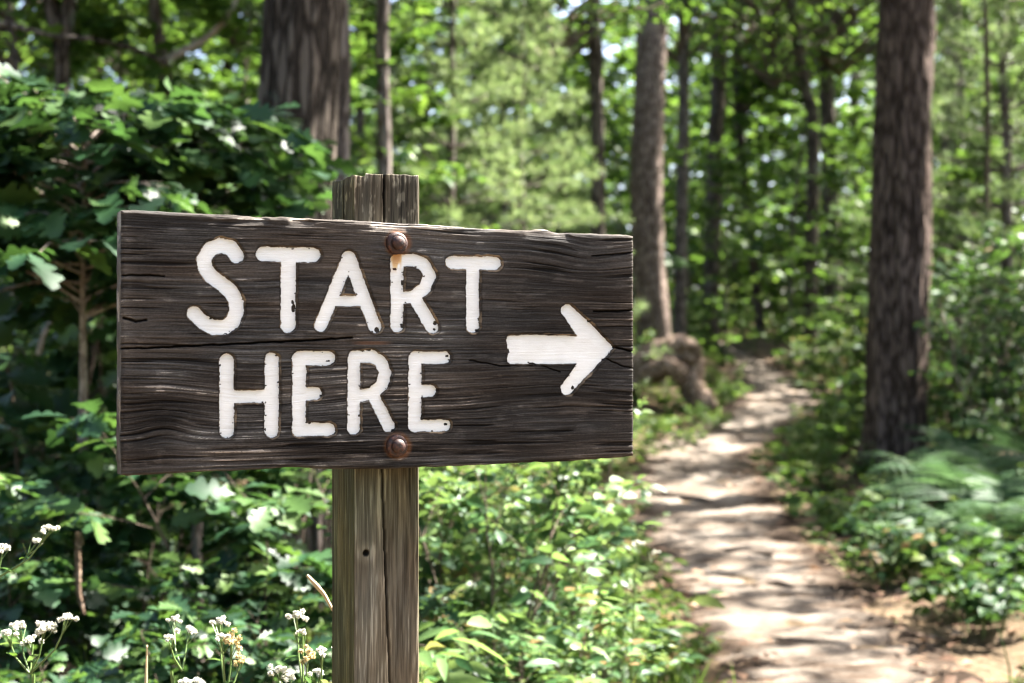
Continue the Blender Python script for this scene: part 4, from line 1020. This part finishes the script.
def far_woods():
    rg = np.random.default_rng(701); mb = MB()
    n = 3000; y = 46+28*rg.random(n); x = (rg.random(n)*2-1)*(.42*y+6); zt = rg.random(n)**1.35
    z = ground(x, y)+.3+zt*17; k = rg.random(n) < np.where(zt > .55, .5, 1); x, y, z = x[k], y[k], z[k]; n = len(x)
    # unseen ring of the same wood, added to block low sky light
    m = 900; a = np.radians(rg.uniform(38, 322, m)); d = rg.uniform(13, 26, m); x2 = np.sin(a)*d*1.15; y2 = np.cos(a)*d+2
    z2 = ground(x2, y2)+.3+11*rg.random(m)**1.1; ok = np.abs(x2) > .46*y2+3.5
    xr_ = rg.uniform(4, 17, 420); yr_ = rg.uniform(15, 48, 420); xr_ = xr_+.42*yr_; zr_ = ground(xr_, yr_)+1+14*rg.random(420)  # unseen clumps added right of the view to keep sun off the background
    x, y, z = np.append(x, xr_), np.append(y, yr_), np.append(z, zr_)
    x, y, z = np.append(x, x2[ok]), np.append(y, y2[ok]), np.append(z, z2[ok]); n = len(x)
    nl = 34; rad = (1.0+1.3*rg.random(n))[:, None, None]
    P = np.stack([x, y, z], -1)[:, None]+nrm(rg.normal(0, 1, (n, nl, 3)))*(rg.random((n, nl, 1))**.45)*rad*[1, 1, .7]
    D = rg.normal(0, 1, (n, nl, 3))*[1, 1, .5]; U = rg.normal(0, .6, (n, nl, 3))+[0, 0, 1]
    mb.leaves(DIAM, P.reshape(-1, 3), D.reshape(-1, 3), U.reshape(-1, 3), (.40+.30*rg.random(n*nl)))
    tag(obj('far_woods', mb.mesh('far_woods', M_CANOPY)), 'distant leafy wood closing the view, plus unseen clumps added to block light', 'woods', None, 'stuff')
far_woods()

# ------------------------------------------------------------------ weathered log, sticks, dead branches
def bent(mb, pts, rad, sides=18, seed=0, amp=.25, n=50):
    pts = np.asarray(pts, float); t = np.linspace(0, 1, len(pts)); tt = np.linspace(0, 1, n)
    C = np.stack([np.interp(tt, t, pts[:, i]) for i in range(3)], -1); r = np.interp(tt, t, rad)
    for _ in range(4): C[1:-1] = (C[:-2]+2*C[1:-1]+C[2:])/4; r[1:-1] = (r[:-2]+2*r[1:-1]+r[2:])/4
    tn = nrm(np.gradient(C, axis=0)); ref = np.array([.1, 1., .15]); a = nrm(np.cross(tn, ref)); b = np.cross(tn, a)
    A = np.arange(sides)/sides*2*np.pi
    R = r[:, None]*(1+amp*2*(fbm(np.cos(A)[None]*2+seed, np.sin(A)[None]*2+tt[:, None]*n*.12, seed, 3)-.5))
    V = C[:, None]+R[..., None]*(np.cos(A)[None, :, None]*a[:, None]+np.sin(A)[None, :, None]*b[:, None])
    i = np.arange(n-1)[:, None]*sides; j = np.arange(sides)[None]
    F = np.stack([i+j, i+(j+1) % sides, i+sides+(j+1) % sides, i+sides+j], -1).reshape(-1, 4)
    V = np.vstack([V.reshape(-1, 3), C[:1], C[-1:]]); o = (n-1)*sides
    c0 = np.stack([j[0], (j[0]+1) % sides, np.full(sides, n*sides)], -1)[:, ::-1]; c1 = np.stack([o+j[0], o+(j[0]+1) % sides, np.full(sides, n*sides+1)], -1)
    mb.add(V, [F, c0, c1])
LY = 20.5; lx0 = X_at(668, LY); lz0 = G(lx0, LY)
def LP(px, py, dy=0): return [X_at(px, LY)-lx0, dy, Z_at(py, LY)-lz0]
log = thing('fallen_log', 'weathered arched log with a dark hollow beneath, lying left of the path', 'log', (lx0, LY, lz0))
mb = MB(); bent(mb, [LP(600, 402, .9), LP(628, 386, .5), LP(648, 368, .2), LP(664, 356, 0), LP(678, 350, -.05), LP(688, 354, -.1), LP(692, 366, -.1)], [.20, .23, .24, .27, .26, .22, .12], 36, 5, .48, 90)
obj('log', mb.mesh('log', M_DEADWOOD), log)
mb = MB(); bent(mb, [LP(685, 350, -.05), LP(691, 368, -.1), LP(689, 384, -.15), LP(697, 398, -.25), LP(710, 408, -.4)], [.16, .17, .16, .17, .08], 16, 8, .35, 40)
obj('root', mb.mesh('root', M_DEADWOOD), log)
mb = MB(); bent(mb, [LP(634, 386, -.1), LP(648, 372, -.25), LP(662, 366, -.3), LP(675, 371, -.32), LP(679, 382, -.3)], [.10, .14, .15, .14, .07], 14, 11, .35, 30)
obj('root', mb.mesh('root', M_DEADWOOD), log)

def stick(lab, pts, rad, Y, mat=M_TWIG, name='fallen_stick', cat='stick', ground_it=True, seed=1, sides=7, group=None):
    W = []
    for p in pts:
        px, py = p[0], p[1]; y = Y+(p[2] if len(p) > 2 else 0); x = X_at(px, y)
        W.append([x, y, G(x, y)+.03 if ground_it else Z_at(py, y)])
    W = np.array(W); o0 = W.mean(0); mb = MB(); bent(mb, W-o0, rad, sides, seed, .3, 30)
    return tag(obj(name, mb.mesh(name, mat), None, tuple(o0)), lab, cat, group)
RG = 'roots and sticks across the path'
stick('thin dark root crossing the path beside the board corner', [(660, 500, .3), (675, 500, .1), (695, 502, 0), (713, 504, -.2)], [.01, .028, .03, .012], 12.3, M_TWIG, 'exposed_root', 'root', seed=2, group=RG)
stick('long dark root crossing the middle of the path', [(718, 553, .2), (735, 552, .1), (752, 555, 0), (773, 557, -.15)], [.008, .02, .022, .012], 9.4, M_TWIG, 'exposed_root', 'root', seed=3, group=RG)
stick('short curved black stick on the right half of the path, nearest the camera', [(753, 583, -.1), (764, 578, 0), (776, 578, .02), (794, 582, -.1)], [.01, .02, .018, .008], 8.1, M_TWIG, seed=4, group=RG)
stick('pale fallen stick lying at the far right of the path', [(868, 560, .4), (885, 575, 0), (905, 592, -.4)], [.008, .012, .008], 8.3, M_DEADWOOD, seed=5, group=RG)
stick('thin crooked root crossing the path where it narrows', [(672, 478, .2), (700, 476, 0), (728, 479, .1), (750, 476, 0)], [.012, .022, .022, .01], 14.2, M_TWIG, 'exposed_root', 'root', seed=21, group=RG)
stick('short thick root on the left half of the path, below the long dark one', [(668, 590, .1), (690, 594, 0), (712, 592, .05)], [.008, .018, .008], 7.7, M_TWIG, 'exposed_root', 'root', seed=22, group=RG)
stick('thin twig lying crosswise near the bottom of the path', [(770, 642, .1), (800, 636, 0), (838, 640, -.05)], [.005, .009, .005], 6.4, M_TWIG, seed=23, group=RG)
stick('grey twig on the right path edge in fallen leaves', [(905, 628, .1), (930, 640, 0), (948, 652, -.1)], [.005, .010, .005], 6.5, M_DEADWOOD, seed=24, group=RG)
BG = 'bare dead branches in the brush'
stick('pale bare broken branch slanting down right of the massive pine', [(938, 300), (945, 325), (953, 345), (955, 375), (966, 398)], [.008, .011, .010, .008, .005], 10.8, M_MIDBARK, 'dead_branch', 'branch', False, 6, group=BG)
stick('bare forked-looking twig rising beside the pale broken branch', [(960, 392), (972, 375), (984, 350), (982, 335)], [.006, .006, .005, .003], 10.9, M_MIDBARK, 'dead_branch', 'branch', False, 7, group=BG)
stick('brown bough running level across the upper left corner', [(-10, 22), (20, 27), (50, 36), (90, 38)], [.022, .02, .017, .012], 10.6, M_GREYBARK, 'dead_branch', 'branch', False, 8, group=BG)
stick('brown bough rising to the right between leaning tree and broad oak', [(150, 70), (185, 50), (205, 40), (228, 18), (240, -10)], [.03, .03, .026, .022, .016], 11.6, M_PALEBARK, 'dead_branch', 'branch', False, 9, group=BG)
stick('dark bough sagging from the forked tree to the leaning tree', [(66, 38), (95, 40), (125, 46), (150, 55), (168, 64)], [.024, .022, .022, .024, .024], 11.4, M_OAKBARK, 'dead_branch', 'branch', False, 10, group=BG)
stick('crooked bare twig at the left edge in the dark brush', [(-5, 306), (6, 298), (16, 290), (24, 284)], [.012, .012, .01, .005], 6.0, M_PALEBARK, 'dead_branch', 'branch', False, 11, group=BG)
stick('arched bare twig left of the board', [(38, 355), (42, 338), (50, 322), (60, 318)], [.012, .011, .009, .004], 6.2, M_PALEBARK, 'dead_branch', 'branch', False, 12, group=BG)
stick('thin brown upright stalk among the white flowers', [(144, 720), (146, 683), (147, 645)], [.0025, .0022, .001], 2.1, M_DRY, 'dry_stalk', 'stalk', False, 13, 6)
stick('tan dry stick leaning on the left side of the post', [(307, 575), (316, 585), (324, 594), (334, 612)], [.0018, .0036, .003, .002], 1.98, M_DRY, 'dry_stalk', 'stalk', False, 14, 8)
stick('thin reddish leaning twig in the dark brush below the board', [(232-150, 545), (228-150, 530), (78, 590), (84, 615)], [.006, .008, .008, .005], 4.0, M_DEADWOOD, 'dead_branch', 'branch', False, 15, group=BG)

# ------------------------------------------------------------------ white wildflowers
def head_mesh(seed, mat):
    rg = np.random.default_rng(seed); mb = MB()
    n = 11; c = np.stack([rg.normal(0, .0085, n), rg.normal(0, .0085, n), rg.normal(0, .0050, n)], -1)
    for p in c:
        k = 40; d = nrm(rg.normal(0, 1, (k, 3))+[0, 0, .3]); mb.leaves(OVATE, np.repeat(p[None], k, 0), d, rg.normal(0, 1, (k, 3)), (.0052+.0022*rg.random(k))*(.8+.5*rg.random()))
    return mb.mesh('flower_head', mat)
HEADS = [head_mesh(800+k, M_PETAL) for k in range(3)]; HF = head_mesh(810, M_FADED)
WG = 'white wildflowers in the foreground'
def flower(lab, base, heads, Y, seed, faded=(), leaves=7, lsize=.05):
    rg = np.random.default_rng(seed); bx = X_at(base, Y); bz = G(bx, Y)
    f = thing('wildflower', lab, 'flower', (bx, Y, bz), 0, None, WG)
    st = MB(); lf = MB(); top0 = min(h[1] for h in heads); jz = Z_at(min(max(h[1] for h in heads)+34, 700), Y)-bz
    st.tube([[0, 0, -.03], [rg.normal(0, .01), .01, jz*.5], [rg.normal(0, .006), 0, jz]], [.004, .003, .0024], 6)
    jp = np.array([0, 0, jz])
    for k in range(leaves):
        a = rg.random()*6.28; z = jz*(.45+.55*(k+.5)/leaves); lf.leaves(LANCE, [[0, 0, z]], [[math.cos(a), math.sin(a), .35]], [[0, 0, 1]], [lsize*(1.2-.5*k/leaves)])
    for k, h in enumerate(heads):
        dy = rg.normal(0, .02); p = np.array([X_at(h[0], Y+dy)-bx, dy, Z_at(h[1], Y+dy)-bz]); m = (jp+p)/2+[(p[0])*.15, 0, -.006]
        st.tube([jp, m, p+[0, 0, -.006]], [.0018, .0014, .001], 5)
        for q_ in range(4): st.tube([(m+p)/2+[0, 0, -.004], p+[rg.normal(0, .008), rg.normal(0, .008), -.002]], [.0008, .0006], 3)
        obj('flower_head', HF if k in faded else HEADS[k % 3], f, tuple(p), rg.random()*6, (h[2] if len(h) > 2 else .8)*.78)
        if k % 2 == 0: lf.leaves(LANCE, [m], [[rg.normal(), rg.normal(), .2]], [[0, 0, 1]], [lsize*.6])
    obj('stem', st.mesh('stem', M_STEM), f); obj('leaves', lf.mesh('leaves', M_HERB), f)
flower('branching white wildflower with four fluffy heads in the lower left corner', 30, [(8, 633, .75), (21, 626, .8), (44, 627, 1.2), (68, 617, .8), (33, 640, .8)], 2.05, 1, leaves=8, lsize=.07)
flower('tall white wildflower bending right with a lone small head, at the left edge', -8, [(49, 528, .75), (35, 541, .5), (3, 547, .8)], 2.1, 2)
flower('small white wildflower with three heads on a forked stem beside the brown stalk', 182, [(174, 619, .65), (188, 631, .8), (169, 637, .6)], 2.05, 3)
flower('half-faded yellowish wildflower between white ones', 226, [(220, 621, .8), (232, 641, 1.1), (240, 660, .7), (222, 636, .6)], 2.05, 4, (1, 2), leaves=9)
flower('upright white wildflower with stacked heads leaning on the post', 303, [(297, 615, .9), (303, 632, .5), (308, 655, .9)], 2.0, 5, (2,))
flower('short white wildflower with two round heads at the bottom edge left of the post', 285, [(279, 670, .9), (291, 678, .7)], 1.98, 6)
flower('white wildflower head touching the left face of the post', 319, [(322, 650, .75), (319, 673, .65)], 1.95, 7, leaves=3)
flower('low white wildflower at the bottom edge under the three-headed one', 190, [(186, 682, .8), (196, 684, .9)], 2.0, 8, leaves=4)
flower('single white wildflower over the path edge near the sunlit bush', 634, [(638, 543, .95), (655, 552, .6)], 3.6, 9, leaves=5)
